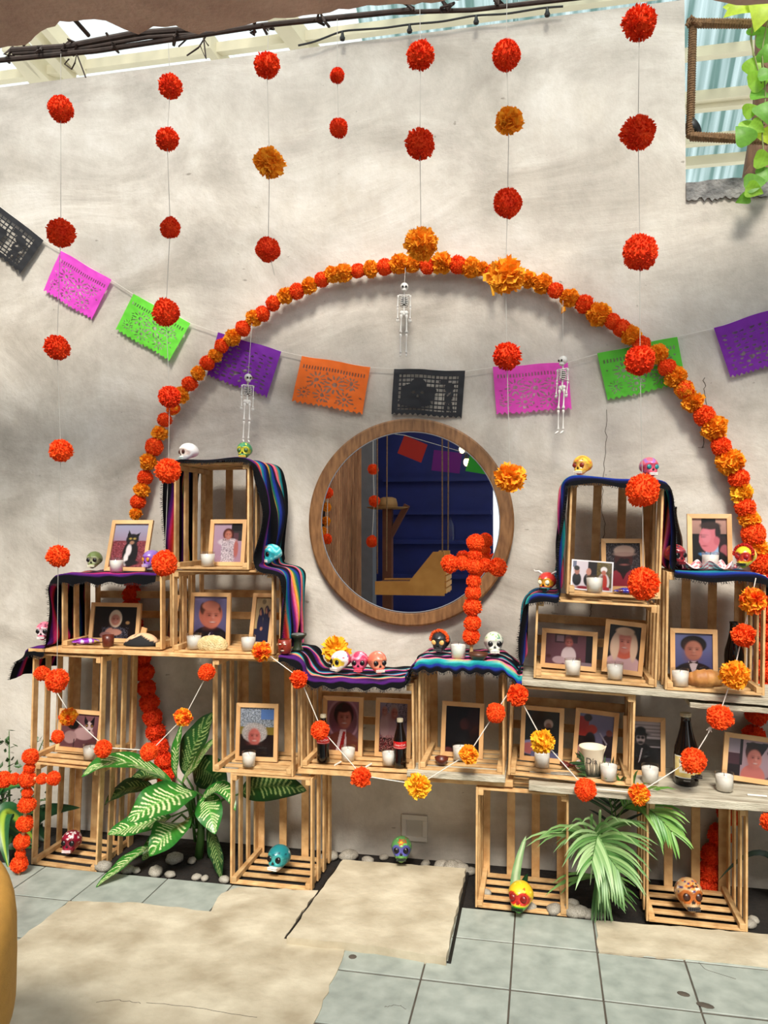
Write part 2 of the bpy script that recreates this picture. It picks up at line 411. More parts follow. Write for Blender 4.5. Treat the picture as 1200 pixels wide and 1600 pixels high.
# roof of the yard beyond the wall: cream purlins and rafters under corrugated sheets
def roof_pt(u, v):
    d = ray(u, v); t = (5.2 + 0.645 * 3.4 - CAM_H) / (d.z + 0.645 * d.y); return CP + d * t
def roof_z(y): return 5.2 - 0.645 * (y - 3.4)
def sheet_mat(name, col, opac, tr):
    m = bpy.data.materials.new(name); m.use_nodes = True
    N, L = m.node_tree.nodes, m.node_tree.links; N.remove(N['Principled BSDF'])
    a = N.new('ShaderNodeBsdfTranslucent'); a.inputs[0].default_value = (*col, 1)
    b = N.new('ShaderNodeBsdfTransparent'); b.inputs[0].default_value = (*tr, 1)
    g = N.new('ShaderNodeBsdfDiffuse'); g.inputs[0].default_value = (*col, 1)
    m1 = N.new('ShaderNodeMixShader'); m1.inputs[0].default_value = 0.35
    L.new(a.outputs[0], m1.inputs[1]); L.new(g.outputs[0], m1.inputs[2])
    mx = N.new('ShaderNodeMixShader')
    t = N.new('ShaderNodeTexCoord'); mp = N.new('ShaderNodeMapping'); mp.inputs['Scale'].default_value = (9, .25, .25); mp.inputs['Rotation'].default_value = (0, 0, 0.12)
    n = N.new('ShaderNodeTexNoise'); n.inputs['Scale'].default_value = 2.0; n.inputs['Detail'].default_value = 3
    L.new(t.outputs['Object'], mp.inputs[0]); L.new(mp.outputs[0], n.inputs['Vector'])
    r = N.new('ShaderNodeValToRGB'); r.color_ramp.elements[0].position = .35; r.color_ramp.elements[1].position = .62
    r.color_ramp.elements[0].color = (opac[0],) * 3 + (1,); r.color_ramp.elements[1].color = (opac[1],) * 3 + (1,)
    L.new(n.outputs['Fac'], r.inputs[0]); L.new(r.outputs[0], mx.inputs[0])
    L.new(b.outputs[0], mx.inputs[1]); L.new(m1.outputs[0], mx.inputs[2]); L.new(mx.outputs[0], N['Material Output'].inputs['Surface'])
    return m
M_SHEET = sheet_mat('sun_streaked_sheet', C(104, 132, 126), (0.35, 1.0), (.80, .92, .90))  # streaks of sunlight put into the sheet through its opacity
M_MILKY = sheet_mat('milky_sheet', C(205, 210, 206), (0.45, .9), (.95, .98, .97))
struct('roof_beyond', tube([(-6, 7.6, 2.9), (4.5, 7.6, 2.9)], .04, 6), M_CREAM)
roof = bpy.data.objects['roof_beyond']
def sheet(x0, x1, y0, y1, m, name):
    n = int((x1 - x0) / 0.019)
    part(name, grid(lambda s, t: (x0+(x1-x0)*s, y0+(y1-y0)*t, roof_z(y0+(y1-y0)*t) + .02 + .012 * math.cos((x0+(x1-x0)*s) * 2*math.pi/.076)), n, 2), m, roof, smooth=True)
sheet(-6, -1.05, 1.0, 7.6, M_MILKY, 'milky_sheet')  # sheets carried on out of view to keep sun off the wall top
for i in range(5): sheet(-1.05 + i * .9, -.12 + i * .9, 1.0, 7.6, M_SHEET, 'corrugated_sheet')
def purlin(u, v, w=.05, h=.07):
    y = roof_pt(u, v).y; z = roof_z(y)
    part('purlin', box(-6, 4.5, y - w/2, y + w/2, z - h, z - .01), M_CREAM, roof)
for u, v in ((1130, 69), (1130, 138), (1130, 152), (1130, 206), (1130, 240), (380, 62)): purlin(u, v)
def rafter(u0, v0, u1, v1, w=.07):
    a, b = roof_pt(u0, v0), roof_pt(u1, v1); a, b = a.lerp(b, -1.2), a.lerp(b, 2.5); s = Vector((w/2, 0, 0)); dn = Vector((0, 0, -.11))
    part('rafter', ([tuple(p) for p in (a-s, a+s, b+s, b-s, a-s+dn, a+s+dn, b+s+dn, b-s+dn)], [(0,1,2,3), (7,6,5,4), (0,4,5,1), (1,5,6,2), (2,6,7,3), (3,7,4,0)]), M_CREAM, roof)
rafter(455, 32, 485, 72, .11); rafter(48, 92, 75, 125, .1); rafter(64, 92, 96, 124, .05); rafter(340, 72, 354, 92, .05); rafter(58, 42, 80, 66, .07); rafter(88, 42, 105, 62, .05)

# cable with lamp holders running along the wall top
cb = thing('cable_light_string', 'thin black cable with small hanging lamp holders along the wall top', 'light string', tuple(at(470, 70, 3.64)))
def rel(o, pts): return [tuple(Vector(p) - o.location) for p in pts]
cpx = [(466, 71), (490, 66), (520, 54), (535, 48), (600, 44), (640, 38), (690, 34), (742, 24), (790, 22), (850, 12), (880, 10)]
part('cable', tube(rel(cb, smooth_path([at(u, v, 3.66) for u, v in cpx], 60, 3)), 0.005, 6), M_BLACK, cb)
for u, v in ((535, 50), (640, 38), (744, 24), (855, 12)):
    p = at(u, v, 3.66) - cb.location
    part('lamp_holder', lathe([(.002, 0), (.006, -.002), (.009, -.02), (.014, -.03), (.012, -.04), (.002, -.045)], 10), M_BLACK, cb, loc=tuple(p))

# ------------------------------------------------------------------ the room behind the photographer, seen in the mirror
YM = 3.655                       # mirror plane
def mir(u, v, Yv):               # a point seen in the mirror at virtual depth Yv
    p = at(u, v, Yv); return Vector((p.x, 2 * YM - Yv, p.z))
M_BLUE = mat('blue_painted_boards', C(16, 32, 104), 0.7, var=.15, scale=5)
M_BROWN = mat('brown_slats', C(150, 96, 62), 0.7, scale=6, col2=C(200, 142, 98), obrand=.2)
M_GREYP = mat('grey_pillar', C(120, 122, 128), 0.8, var=.1)
M_HONEY = mat('honey_wood', C(190, 128, 58), 0.5, scale=5, col2=C(222, 162, 84), obrand=.06)
M_DKWOOD = mat('dark_red_wood', C(96, 52, 32), 0.6, var=.2)
Yb = 2 * YM - 9.2                # face of the blue wall
def mx_(u, Yv): return mir(u, 815, Yv).x
struct('wall_rear', box(mx_(566, 9.2), mx_(770, 9.2), Yb - .1, Yb, -.2, 3.6), M_BLUE)
wr = bpy.data.objects['wall_rear']
for v in (748, 800, 846, 900, 960):
    z = mir(700, v, 9.15).z
    part('ledge', box(mx_(600, 9.2), mx_(768, 9.2), Yb, Yb + .08, z - .03, z + .02), M_BLUE, wr)
xs = mx_(520, 7.2)
struct('wall_slats', box(xs - .2, xs - .1, -2.0, .6, -.2, 3.3), M_DKWOOD)
ws = bpy.data.objects['wall_slats']; ws.name = 'wall_left.001'
n = 34
sl_me = mesh('slat', box(-.012, .012, -.022, .022, -.1, 3.3), M_BROWN)
for k in range(n): link('slat', sl_me, ws, (xs - .08, -1.95 + 2.5 * k / n, 0))
a = mx_(563, 8.8)
struct('pillar', box(a - .02, a + .17, 2*YM - 8.9, 2*YM - 8.7, -.1, 3.5), M_GREYP)
# doorway wall right of the blue wall
struct('wall_rear.001', box(mx_(786, 9.2), 2.6, Yb - .1, Yb, -.2, 3.2), M_PLASTER)

sw = thing('swing_bench', 'honey coloured wooden swing bench on ropes, seen in the round mirror', 'swing', tuple(mir(640, 930, 6.8)))
a0, a1 = mir(582, 930, 6.8), mir(690, 930, 6.8)
wS = (a1 - a0).length
prof = [(-.5, 0), (.5, 0), (.5, .62), (.34, .62), (.0, .20), (-.5, .19)]
prof = [(x * wS, z * wS) for x, z in prof]
for y in (0, .42):
    part('side_panel', poly_prism(prof, -.012, .012), M_HONEY, sw, rot=(math.pi/2, 0, 0), loc=(0, -y, 0))
for k in range(5):
    part('seat_slat', box(-.5*wS + k*.055, -.5*wS + k*.055 + .045, -.41, -.01, .15*wS, .17*wS), M_DKWOOD, sw)
for k in range(6):
    part('back_slat', box(.5*wS, .5*wS + .015, -.42, 0, .02 + k*.055, .06 + k*.055), M_HONEY, sw)
for x, y in ((-.47, 0), (-.47, -.42), (.47, 0), (.47, -.42)):
    part('rope', tube([(x*wS, y, .3*wS if x < 0 else .6*wS), (x*wS + (0.01 if y else 0), y, 2.35)], .006, 6), M_ROPE, sw)
hs = thing('hat_stand', 'dark wooden post with a straw hat on it, seen in the mirror', 'stand', tuple(mir(606, 1000, 8.2).xy) + (0,))
part('post', box(-.05, .05, -.05, .05, 0, mir(606, 795, 8.2).z), M_DKWOOD, hs)
part('brace', xf(box(-.03, .03, -.03, .03, 0, .4), Matrix.Translation((0.02, 0, mir(606, 840, 8.2).z)) @ Matrix.Rotation(.5, 4, 'Y')), M_DKWOOD, hs)
ht = thing('straw_hat', 'straw hat on the dark post, seen in the mirror', 'hat', tuple(mir(606, 795, 8.2)))
part('crown', lathe([(.11, 0), (.105, .06), (.09, .11), (.05, .125), (0.001, .12)], 20), mat('straw', C(150, 112, 66), .8, var=.2), ht, smooth=True)
part('brim', lathe([(.11, .0), (.17, -.005), (.23, .012), (.23, .018), (.17, .004), (.11, .012)], 24, False), MATS['straw'], ht, smooth=True)
bl = thing('bulb_string', 'warm glowing bulbs hanging by the blue wall, seen in the mirror', 'light string', tuple(mir(728, 690, 8.6)))
M_BULB = glow('warm_bulb', (1.0, .72, .25), 14)
for i, (u, v) in enumerate(((722, 702), (729, 722))):
    p = mir(u, v, 8.6) - bl.location
    part('bulb', ball((0, 0, 0), (.032, .032, .045), 12, 8), M_BULB, bl, loc=tuple(p), smooth=True)
    part('socket', lathe([(.02, .03), (.022, .05), (.018, .09), (.004, .095)], 10), M_BLACK, bl, loc=tuple(p))
part('cable', tube(rel(bl, [mir(690, 640, 8.6), mir(715, 680, 8.6), mir(729, 698, 8.6), mir(780, 660, 8.6)]), .006, 5), M_BLACK, bl)
rb = thing('rear_paper_banner', 'red, purple and green paper flags on a line, seen in the mirror', 'banner', tuple(mir(650, 690, 8.0)))
for cs, h in (([(632, 680), (668, 695), (658, 723), (621, 708)], 'b0281c'), ([(678, 703), (722, 708), (718, 740), (674, 735)], '6a1a78'), ([(736, 705), (772, 716), (764, 742), (727, 736)], '2f9a2c')):
    q = [tuple(mir(u, v, 8.0) - rb.location) for u, v in cs]
    o = part('flag', ([*q], [(0, 1, 2, 3)]), mat('paper_' + h, hexc(h), .8, trans=.3), rb)
part('string', tube([tuple(mir(u, v, 8.0) - rb.location) for u, v in ((600, 676), (632, 680), (722, 706), (780, 716))], .003, 4), M_STR, rb)
sb = thing('shelf_bottle', 'small clear bottle on a ledge of the blue wall, seen in the mirror', 'bottle', tuple(mir(704, 846, 9.1)))
part('glass', lathe([(.05, 0), (.055, .02), (.055, .18), (.02, .24), (.02, .28)], 14), M_GLASS, sb, smooth=True)

# ------------------------------------------------------------------ wooden crates
T = 0.009                        # slat thickness
slat_me = {}
def slat(parent, sx, sy, sz, loc, name='slat', jitter=0.0012):
    k = (round(sx, 3), round(sy, 3), round(sz, 3))
    if k not in slat_me: slat_me[k] = mesh('slat', bbox(-sx/2, sx/2, -sy/2, sy/2, -sz/2, sz/2, .0012), M_WOOD)
    return link(name, slat_me[k], parent, tuple(c + r_.uniform(-jitter, jitter) for c in loc))
CR = {}
def crate(key, x0, z0, w, h, label, roll=0.0, yaw=0.0, yf=3.26, dep=0.33):
    c = thing('wooden_crate', label, 'crate', (x0, yf, z0), (0, math.radians(roll), math.radians(yaw)), 'pine crates stacked as shelves on their sides')
    CR[key] = dict(x0=x0, z0=z0, w=w, h=h, roll=math.radians(roll), yf=yf, o=c)
    P = .022
    for px_ in (T + P/2, w - T - P/2):
        for pz in (T + P/2, h - T - P/2):
            slat(c, P, dep - .004, P, (px_, dep/2, pz), 'corner_post', 0)
    vert = h > w
    sw_, n = .038, 4
    ys = [.004 + sw_/2 + k * (dep - .008 - sw_) / (n - 1) for k in range(n)]
    for y in ys:                 # the two side faces
        for x in (T/2, w - T/2): slat(c, T, sw_, h, (x, y, h/2))
    ys5 = [.004 + .031/2 + k * (dep - .008 - .031) / 4 for k in range(5)]
    for y in ys5:                # top and bottom
        for z in (T/2, h - T/2): slat(c, w - 2*T - .001, .031, T, (w/2, y, z))
    if vert:
        for k in range(4): slat(c, .036, T, h - .004, (.022 + k * (w - .044) / 3, dep + T/2, h/2))
    else:
        for k in range(4): slat(c, w - .004, T, .036, (w/2, dep + T/2, .022 + k * (h - .044) / 3))
    return c
crate('A', -2.357, -.004, .342, .478, 'tall pine crate on the floor at far left, dark red dotted skull inside', 2.0)
crate('B', -2.366, .478, .362, .508, 'tall pine crate holding the dog photo, stacked at far left', 1.2)
crate('C', -1.362, -.004, .380, .487, 'tall pine crate on the floor holding the teal skull', 0)
crate('D', -.276, -.004, .378, .497, 'tall pine crate on the floor holding the yellow, red and green skull', .5)
crate('E', .404, .006, .378, .480, 'tall pine crate on the floor behind the palm, ornate brown skull inside', .6)
crate('F', -1.446, .484, .376, .508, 'tall pine crate holding the photo of the smiling grey haired person', -.3)
crate('G', -1.036, .528, .505, .380, 'wide pine crate holding two framed photos and two dark soda bottles', -.6)
crate('H', -.516, .552, .362, .452, 'tall pine crate holding the very dark photo, below the centre flower cross', 0)
crate('I', -.140, .553, .498, .370, 'wide pine crate holding the paper cup and two framed photos', 2.0)
crate('J', -2.225, 1.010, .515, .345, 'wide pine crate at left holding the photo of a smiling lady and a purple packet', -.6, 0, 3.29)
crate('K', -1.650, 1.010, .487, .372, 'wide pine crate holding the photo of a balding man in a suit', -.3, 0, 3.27)
crate('L', -1.640, 1.387, .363, .482, 'tall pine crate at top left holding the photo of a woman in a patterned dress', 0)
crate('M', -.035, .956, .485, .328, 'wide pine crate holding the tilted photo of a blonde woman', 2.4, 0, 3.27)
crate('N', .100, 1.304, .366, .474, 'tall pine crate at top right holding the photo of a person in a wool cap', 2.3)
crate('O', .480, .929, .370, .470, 'tall pine crate at right holding the photo of a person in a bow tie', 1.2)
def ftop(k, x):                  # height of the inner floor of a crate at world x
    c = CR[k]; return c['z0'] + T - math.tan(c['roll']) * (x - c['x0'])
def rtop(k, x):                  # height of the outer top of a crate at world x
    c = CR[k]; return c['z0'] + c['h'] / math.cos(c['roll']) - math.tan(c['roll']) * (x - c['x0'])

# boards between the tiers
def board(label, x0, x1, y0, y1, z0, z1, m, roll=0.0, name='shelf_board', rag=.003):
    o = thing(name, label, 'board', (x0, y0, z0), (0, math.radians(roll), 0), 'boards laid between the crate tiers')
    g = bbox(0, x1 - x0, 0, y1 - y0, 0, z1 - z0, .002)
    bm = bmesh.new(); bv = [bm.verts.new(p) for p in g[0]]; [bm.faces.new([bv[i] for i in q]) for q in g[1]]
    bmesh.ops.subdivide_edges(bm, edges=[e for e in bm.edges if abs(e.verts[0].co.x - e.verts[1].co.x) > .1], cuts=40)
    for v in bm.verts: v.co.y += mnoise.noise(Vector((v.co.x * 30, v.co.y, z0))) * rag; v.co.z += mnoise.noise(Vector((v.co.x * 22, v.co.y * 9, x0))) * rag * .6
    me = bpy.data.meshes.new('plank'); bm.to_mesh(me); bm.free(); me.materials.append(m)
    link('plank', me, o)
    return o
board('long thin pine board under the two wide crates at upper left', -2.37, -1.165, 3.25, 3.58, .992, 1.008, M_WOOD)
board('pine board under the crate with the soda bottles', -1.05, -.12, 3.27, 3.57, .500, .526, M_WOOD, 0)
board('short weathered board under the very dark photo crate', -.56, -.150, 3.235, 3.56, .527, .551, M_BOARD)
board('weathered board under the paper cup crate', -.055, .372, 3.225, 3.56, .506, .532, M_BOARD, 1.6)
board('grey weathered shelf board carrying the labelled beer bottle', .37, 1.32, 3.19, 3.58, .499, .530, M_BOARD, .3)
board('weathered board under the blonde woman photo crate', -.085, 1.3, 3.235, 3.58, .930, .952, M_BOARD, 2.5)
board('small weathered board tucked under the right upper shelf', .57, 1.35, 3.24, 3.45, .868, .888, M_BOARD, 2.0)

# ------------------------------------------------------------------ printed photographs (flat prints)
def lerp(a, b, t): return a + (b - a) * t
class Pic:
    def __init__(s, bg, bg2=None, nx=62, ny=80, wide=False):
        if wide: nx, ny = 80, 62
        s.nx, s.ny = nx, ny; s.A = nx / ny
        X, Y = np.meshgrid(np.linspace(0, s.A, nx), np.linspace(1, 0, ny)); s.X, s.Y = X, Y
        a, b = np.array(hexc(bg)), np.array(hexc(bg2 or bg)); s.img = a + (b - a) * (1 - Y)[..., None]
    def mask(s, m, c, op=1.0):
        m = np.clip(m, 0, 1)[..., None] * op; s.img = s.img * (1 - m) + np.array(hexc(c) if isinstance(c, str) else c) * m
    def ell(s, x, y, rx, ry, c, ang=0, op=1.0, soft=.025):
        ca, sa = math.cos(ang), math.sin(ang); dx, dy = s.X - x * s.A, s.Y - y
        d = np.sqrt(((dx*ca + dy*sa)/rx)**2 + ((-dx*sa + dy*ca)/ry)**2)
        s.mask((1 - d) * min(rx, ry) / soft + .5, c, op)
    def rect(s, x0, y0, x1, y1, c, op=1.0): s.mask(((s.X >= x0*s.A) & (s.X <= x1*s.A) & (s.Y >= y0) & (s.Y <= y1)).astype(float), c, op)
    def tri(s, pts, c, op=1.0):
        m = np.ones_like(s.X, dtype=bool); n = len(pts); ar = sum(pts[i][0]*pts[(i+1) % n][1] - pts[(i+1) % n][0]*pts[i][1] for i in range(n))
        for i in range(n):
            (x0, y0), (x1, y1) = pts[i], pts[(i+1) % n]
            m &= (((x1-x0)*s.A*(s.Y-y0) - (y1-y0)*(s.X-x0*s.A)) * (1 if ar > 0 else -1)) >= -1e-6
        s.mask(m.astype(float), c, op)
    def speck(s, x0, y0, x1, y1, cs, p=.5, seed=1):
        g = np.random.default_rng(seed)
        for c in cs: s.mask(((g.random(s.X.shape) < p/len(cs)) & (s.X >= x0*s.A) & (s.X <= x1*s.A) & (s.Y >= y0) & (s.Y <= y1)).astype(float), c, .8)
    def face(s, x, y, r, skin, shade, smile=True, turn=0.0):
        s.ell(x, y, r*.80, r, skin, soft=.04); s.ell(x - .5*r/s.A, y - .1*r, r*.42, r*.8, shade, op=.45, soft=.15); s.ell(x, y - .86*r, r*.5, r*.22, shade, op=.4, soft=.1)
        dx = .31*r/s.A; c = x + turn*r/s.A
        for k in (-1, 1):
            s.ell(c + k*dx, y + .14*r, r*.20, r*.12, shade, op=.55, soft=.05); s.ell(c + k*dx, y + .13*r, r*.11, r*.05, '2a1a18', op=.85, soft=.012); s.ell(c + k*dx, y + .31*r, r*.19, r*.035, '4a3028', op=.55, soft=.02)
            s.ell(c + k*.42*r/s.A, y - .2*r, r*.2, r*.17, 'd87868', op=.18, soft=.08)
        s.ell(c + .06*r/s.A, y - .05*r, r*.08, r*.24, 'f0d0c0', op=.25, soft=.05); s.ell(c, y - .2*r, r*.16, r*.06, shade, op=.6, soft=.03)
        if smile: s.ell(c, y - .47*r, r*.32, r*.085, '8a3a34', op=.8, soft=.02); s.ell(c, y - .455*r, r*.25, r*.04, 'e8d8d0', op=.9, soft=.012)
        else: s.ell(c, y - .48*r, r*.26, r*.045, '8a4a40', op=.8, soft=.02)
    def bust(s, x, y, r, c, neck='c08a70'):
        s.ell(x, y - 1.1*r, r*.38, r*.6, neck); s.ell(x, y - 2.5*r, r*1.75, r*1.25, c)
    def put(s, w, h, parent, name='photo_print', loc=(0,0,0), curl=None):
        f = curl or (lambda u, v: 0)
        g = grid(lambda u, v: (-w/2 + w*u, f(u, v), h*(1-v)), s.nx - 1, s.ny - 1)
        g = (g[0], [q[::-1] for q in g[1]])
        return part(name, g, M_PHOTO, parent, (np.clip(s.img, 0, 1) ** 1.22 * .88).reshape(-1, 3), loc=loc, smooth=bool(curl))

FRAMES = 'framed photographs on the altar'
def frame(label, TL, TR, BL, BR, yb, zs, pic, lean=None, prof=.019, group=FRAMES, roll=None):
    """Outer corners in the photograph, depth of the foot, height of what it stands on."""
    p0, p1 = at(*BL, yb), at(*BR, yb); w = p1.x - p0.x
    if lean is None: lean = 9
    xm = (p0.x + p1.x) / 2
    # height: slanted length that brings the top edge to its row
    vt = (TL[1] + TR[1]) / 2; h = .2; L_ = math.radians(lean)
    for _ in range(20):
        uu, vv = proj((xm, yb + h*math.sin(L_), zs + h*math.cos(L_))); h += (vv - vt) / 1210 * (yb + .1)
    if roll is None: roll = math.degrees(math.atan2(p0.z - p1.z, w))
    o = thing('picture_frame', label, 'picture frame', (xm, yb, zs), (0, 0, 0), group)
    R_ = math.radians(roll)
    o.rotation_mode = 'XYZ'
    o.rotation_euler = (-L_, R_, 0)
    lift = abs(math.sin(R_)) * w / 2 + .0005; o.location.z += lift
    d = .014
    def mould(pts): 
        v = [(x, y, z) for y in (-d, 0) for x, z in pts]
        return v, [(0,1,2,3), (7,6,5,4), (0,4,5,1), (1,5,6,2), (2,6,7,3), (3,7,4,0)]
    a, b = -w/2, w/2; q = prof
    for pts in ([(a,0),(b,0),(b-q,q),(a+q,q)], [(b,0),(b,h),(b-q,h-q),(b-q,q)], [(b,h),(a,h),(a+q,h-q),(b-q,h-q)], [(a,h),(a,0),(a+q,q),(a+q,h-q)]):
        part('moulding', mould(pts), M_FRAME, o)
    pic.put(w - 2*q + .004, h - 2*q + .004, o, loc=(0, -.005, q - .002))
    part('backing', box(a + .006, b - .006, -.003, -.001, .006, h - .006), M_DKWOOD, o)
    part('pane', ([(a+q, -.009, q), (b-q, -.009, q), (b-q, -.009, h-q), (a+q, -.009, h-q)], [(0,1,2,3)]), M_PANE, o)
    return o

def P_(*a, **k): return Pic(*a, **k)
# cat on red blanket
p = P_('b0b4c8', 'a05058'); p.rect(0, 0, 1, .62, '9a4a52'); p.speck(0, 0, 1, .62, ('6a2a34', 'c08088', '4a2028'), .5, 3)
p.ell(.55, .32, .17, .30, '1c181c'); p.ell(.56, .64, .14, .13, '201c20'); p.tri([(.40, .70), (.42, .86), (.52, .74)], '1c181c'); p.tri([(.62, .74), (.76, .80), (.72, .66)], '1c181c')
p.ell(.5, .40, .06, .13, 'e8e2e0'); p.ell(.45, .2, .05, .14, 'efe9e6'); p.ell(.62, .12, .16, .06, '2a2428'); p.ell(.5, .66, .03, .02, 'c8b060'); p.ell(.62, .66, .03, .02, 'c8b060'); p.ell(.56, .57, .05, .04, 'b08a70')
frame('framed photo of a black and white cat, standing on the left striped cloth', (176.9,813.5), (234,814.6), (164.4,888.5), (229,887.5), 3.40, rtop('J', -1.95) + .006, p, 17, roll=0)
# woman in patterned dress
p = P_('c0a8b8', 'b898a8'); p.rect(.62, .55, 1, 1, '4a4444'); p.rect(.6, .8, 1, .95, '302c2c'); p.rect(.68, .3, .85, .75, '705058'); p.ell(.5, .72, .14, .15, '5a2c22'); p.rect(.28, .02, .72, .55, 'd8ccd0'); p.ell(.5, .52, .26, .1, 'd8ccd0'); p.speck(.28, .02, .74, .6, ('3a2a48', '6a4a60', 'f0e8ea'), .7, 5); p.ell(.78, .35, .06, .22, 'c07a72'); p.face(.5, .7, .11, 'd0907c', 'a86a58')
frame('framed photo of a woman in a patterned dress, in the top left crate', (333,812.5), (386.7,812.5), (326,884), (383,886), 3.38, ftop('L', -1.4), p, 9, roll=0)
# smiling lady, dark background
p = P_('1a1212', '2a1a16', wide=True); p.ell(.5, .15, .36, .25, '3a3a44'); p.speck(.2, .0, .8, .35, ('8a8a9a', '201c24'), .5, 8); p.ell(.5, .62, .19, .27, 'e6d6bc'); p.face(.5, .58, .17, 'd09884', 'a0685a'); p.ell(.5, .2, .2, .1, 'c89a88'); p.ell(.36, .25, .12, .06, 'c89a88', .6); p.ell(.78, .5, .06, .05, 'b8966a'); p.ell(.3, .1, .18, .1, 'a8807a')
frame('wide framed photo of a smiling fair haired lady, in the wide left crate', (145.6,942.7), (221.7,941.7), (140,1006), (218,1006), 3.42, ftop('J', -2.0), p, 8, roll=0)
p = P_('2a1c18', '201410'); p.ell(.6, .55, .22, .26, 'c8b0a4'); p.face(.6, .5, .15, 'c89484', '9a6458'); p.ell(.6, .1, .35, .22, '8a3a34'); p.bust
frame('framed photo half hidden behind the slats at the right end of the wide left crate', (238,928), (285,929), (230,1003), (279,1004), 3.47, ftop('J', -1.8), p, 8, roll=0)
o = bpy.data.objects['picture_frame.003']; o.location = (-1.772, 3.49, ftop('J', -1.8) + .001); o.rotation_euler.z = math.radians(-52)
# balding man in suit
p = P_('8a84a8', '5a5478'); p.ell(.5, .02, .44, .32, '241c26'); p.tri([(.33, .0), (.36, .36), (.5, .2), (.62, .34), (.72, 0)], 'd8d2d8'); p.tri([(.46, 0), (.5, .22), (.58, .22), (.64, 0)], '3a2a44'); p.ell(.24, .56, .05, .09, 'b87060'); p.ell(.5, .60, .27, .30, 'c07a66'); p.ell(.27, .72, .07, .13, '5a3a34'); p.ell(.73, .70, .05, .12, '5a3a34'); p.face(.54, .54, .25, 'd08a74', 'a05a4c', turn=.06); p.ell(.5, .78, .2, .1, 'd4907a')
frame('framed portrait of a balding man in a dark suit, in the wide left crate', (297,926), (360.8,926), (297,1006), (360,1006), 3.44, ftop('K', -1.5), p, 4, roll=0)
p = P_('c8b48a', 'b8a070'); p.ell(.5, .9, .1, .06, '8a7a58'); 
for x, y in ((.35, .66), (.7, .7), (.9, .62)):
    p.ell(x, y - .28, .14, .28, '1c1a4a'); p.ell(x, y + .02, .09, .09, '201820'); p.ell(x, y, .06, .07, 'c08a70'); p.ell(x + .12, y - .02, .05, .14, '1c1a4a', .6)
p.rect(0, 0, 1, .3, '1a1846'); p.ell(.45, .3, .06, .04, 'c08a70')
frame('framed photo of three people in dark blue, leaning beside the striped cloth', (403,928), (437,928), (389,1003), (425,1004), 3.44, ftop('K', -1.25), p, 16, roll=0)
# dog
p = P_('8a6468', '8a5c60', wide=True); p.rect(0, 0, 1, .3, '7a5458'); p.ell(.3, .68, .2, .16, '1a1618'); p.ell(.6, .42, .34, .18, 'c8aaa8'); p.ell(.25, .3, .22, .18, 'b89a98'); p.ell(.72, .62, .14, .16, 'd8c0bc'); p.tri([(.6, .68), (.58, .95), (.7, .76)], '201a1c'); p.tri([(.74, .76), (.86, .95), (.86, .68)], '201a1c'); p.ell(.66, .67, .05, .06, '3a2a2a'); p.ell(.8, .67, .05, .06, '3a2a2a'); p.ell(.66, .66, .02, .02, 'c8a040'); p.ell(.8, .66, .02, .02, 'c8a040'); p.ell(.74, .52, .04, .03, '1c1416'); p.rect(.35, .0, .37, .25, '4a3438')
frame('wide framed photo of a black and white dog, in the upper far left crate', (96.5,1109), (167,1111), (88.6,1170), (157,1175), 3.42, ftop('B', -2.1), p, 8, roll=1.5)
# curly grey hair
p = P_('a8b4c4', '6a6a50'); p.speck(0, .55, 1, 1, ('2a3028', '4a5648', '8a94a0', 'd0d8e0'), .8, 11); p.rect(.6, .75, 1, .95, '6a8cc0'); p.rect(0, .45, 1, .6, '8a7a38'); p.rect(0, 0, 1, .45, '2a1a1a'); p.ell(.42, .48, .28, .2, 'b0aca8'); p.speck(.1, .35, .75, .68, ('8a8682', 'd0ccc8'), .35, 4); p.face(.42, .4, .17, 'c4766c', '8a4844'); p.ell(.42, .04, .4, .2, '201418')
frame('framed photo of a smiling person with curly grey hair, in the tall centre left crate', (372.4,1100), (436,1099), (369,1185.7), (434.5,1183.5), 3.42, ftop('F', -1.25), p, 6, roll=-1)
# man in brown suit, red tie
p = P_('a07888', '6a4854'); p.ell(.5, .62, .38, .42, 'b08a96'); p.ell(.5, .62, .33, .37, '7a4c58'); p.ell(.5, .05, .44, .34, '7a4438'); p.tri([(.3, 0), (.42, .42), (.6, .42), (.62, 0)], 'd0bcbc'); p.tri([(.38, 0), (.5, .38), (.58, .38), (.52, 0)], 'a01c22'); p.ell(.52, .72, .23, .24, '201418'); p.face(.54, .64, .2, 'b87868', '8a4c44'); p.ell(.5, .84, .16, .08, '201418')
frame('framed portrait of a man in brown suit and red tie, in soda bottle crate', (504,1088), (569,1089), (504,1173), (566.7,1175), 3.45, ftop('G', -.9), p, 4, roll=.3)
# couple
p = P_('a8a0b4', '5a4048'); p.speck(.2, .6, 1, 1, ('2a2a38', '4a4a58', 'b0b0c4'), .6, 6); p.ell(.35, .45, .2, .34, 'b8989c'); p.ell(.17, .52, .12, .25, 'c0a4a4'); p.face(.18, .82, .09, 'c08c80', '905c54'); p.ell(.5, .84, .13, .12, 'b0a4a4'); p.face(.52, .78, .11, 'c08070', '8a5048', turn=.1); p.rect(0, 0, 1, .3, '3a1c20'); p.speck(0, .05, .7, .35, ('b04048', '702028', 'e0b0a8'), .5, 9)
frame('framed photo of a couple, behind the soda bottle with the red label in view', (586,1091), (643,1092.5), (586,1176), (642,1178), 3.45, ftop('G', -.65), p, 4, roll=.8)
p = P_('1c0c0c', '160a08'); p.ell(.55, .75, .16, .2, '0a0606'); p.ell(.55, .62, .1, .13, '4a2620'); p.ell(.6, .2, .36, .3, '0a0608'); p.ell(.15, .4, .2, .35, '0a0608'); p.ell(.8, .7, .15, .3, '3a1a16', op=.6); p.ell(.1, .05, .1, .06, '6a3a36')
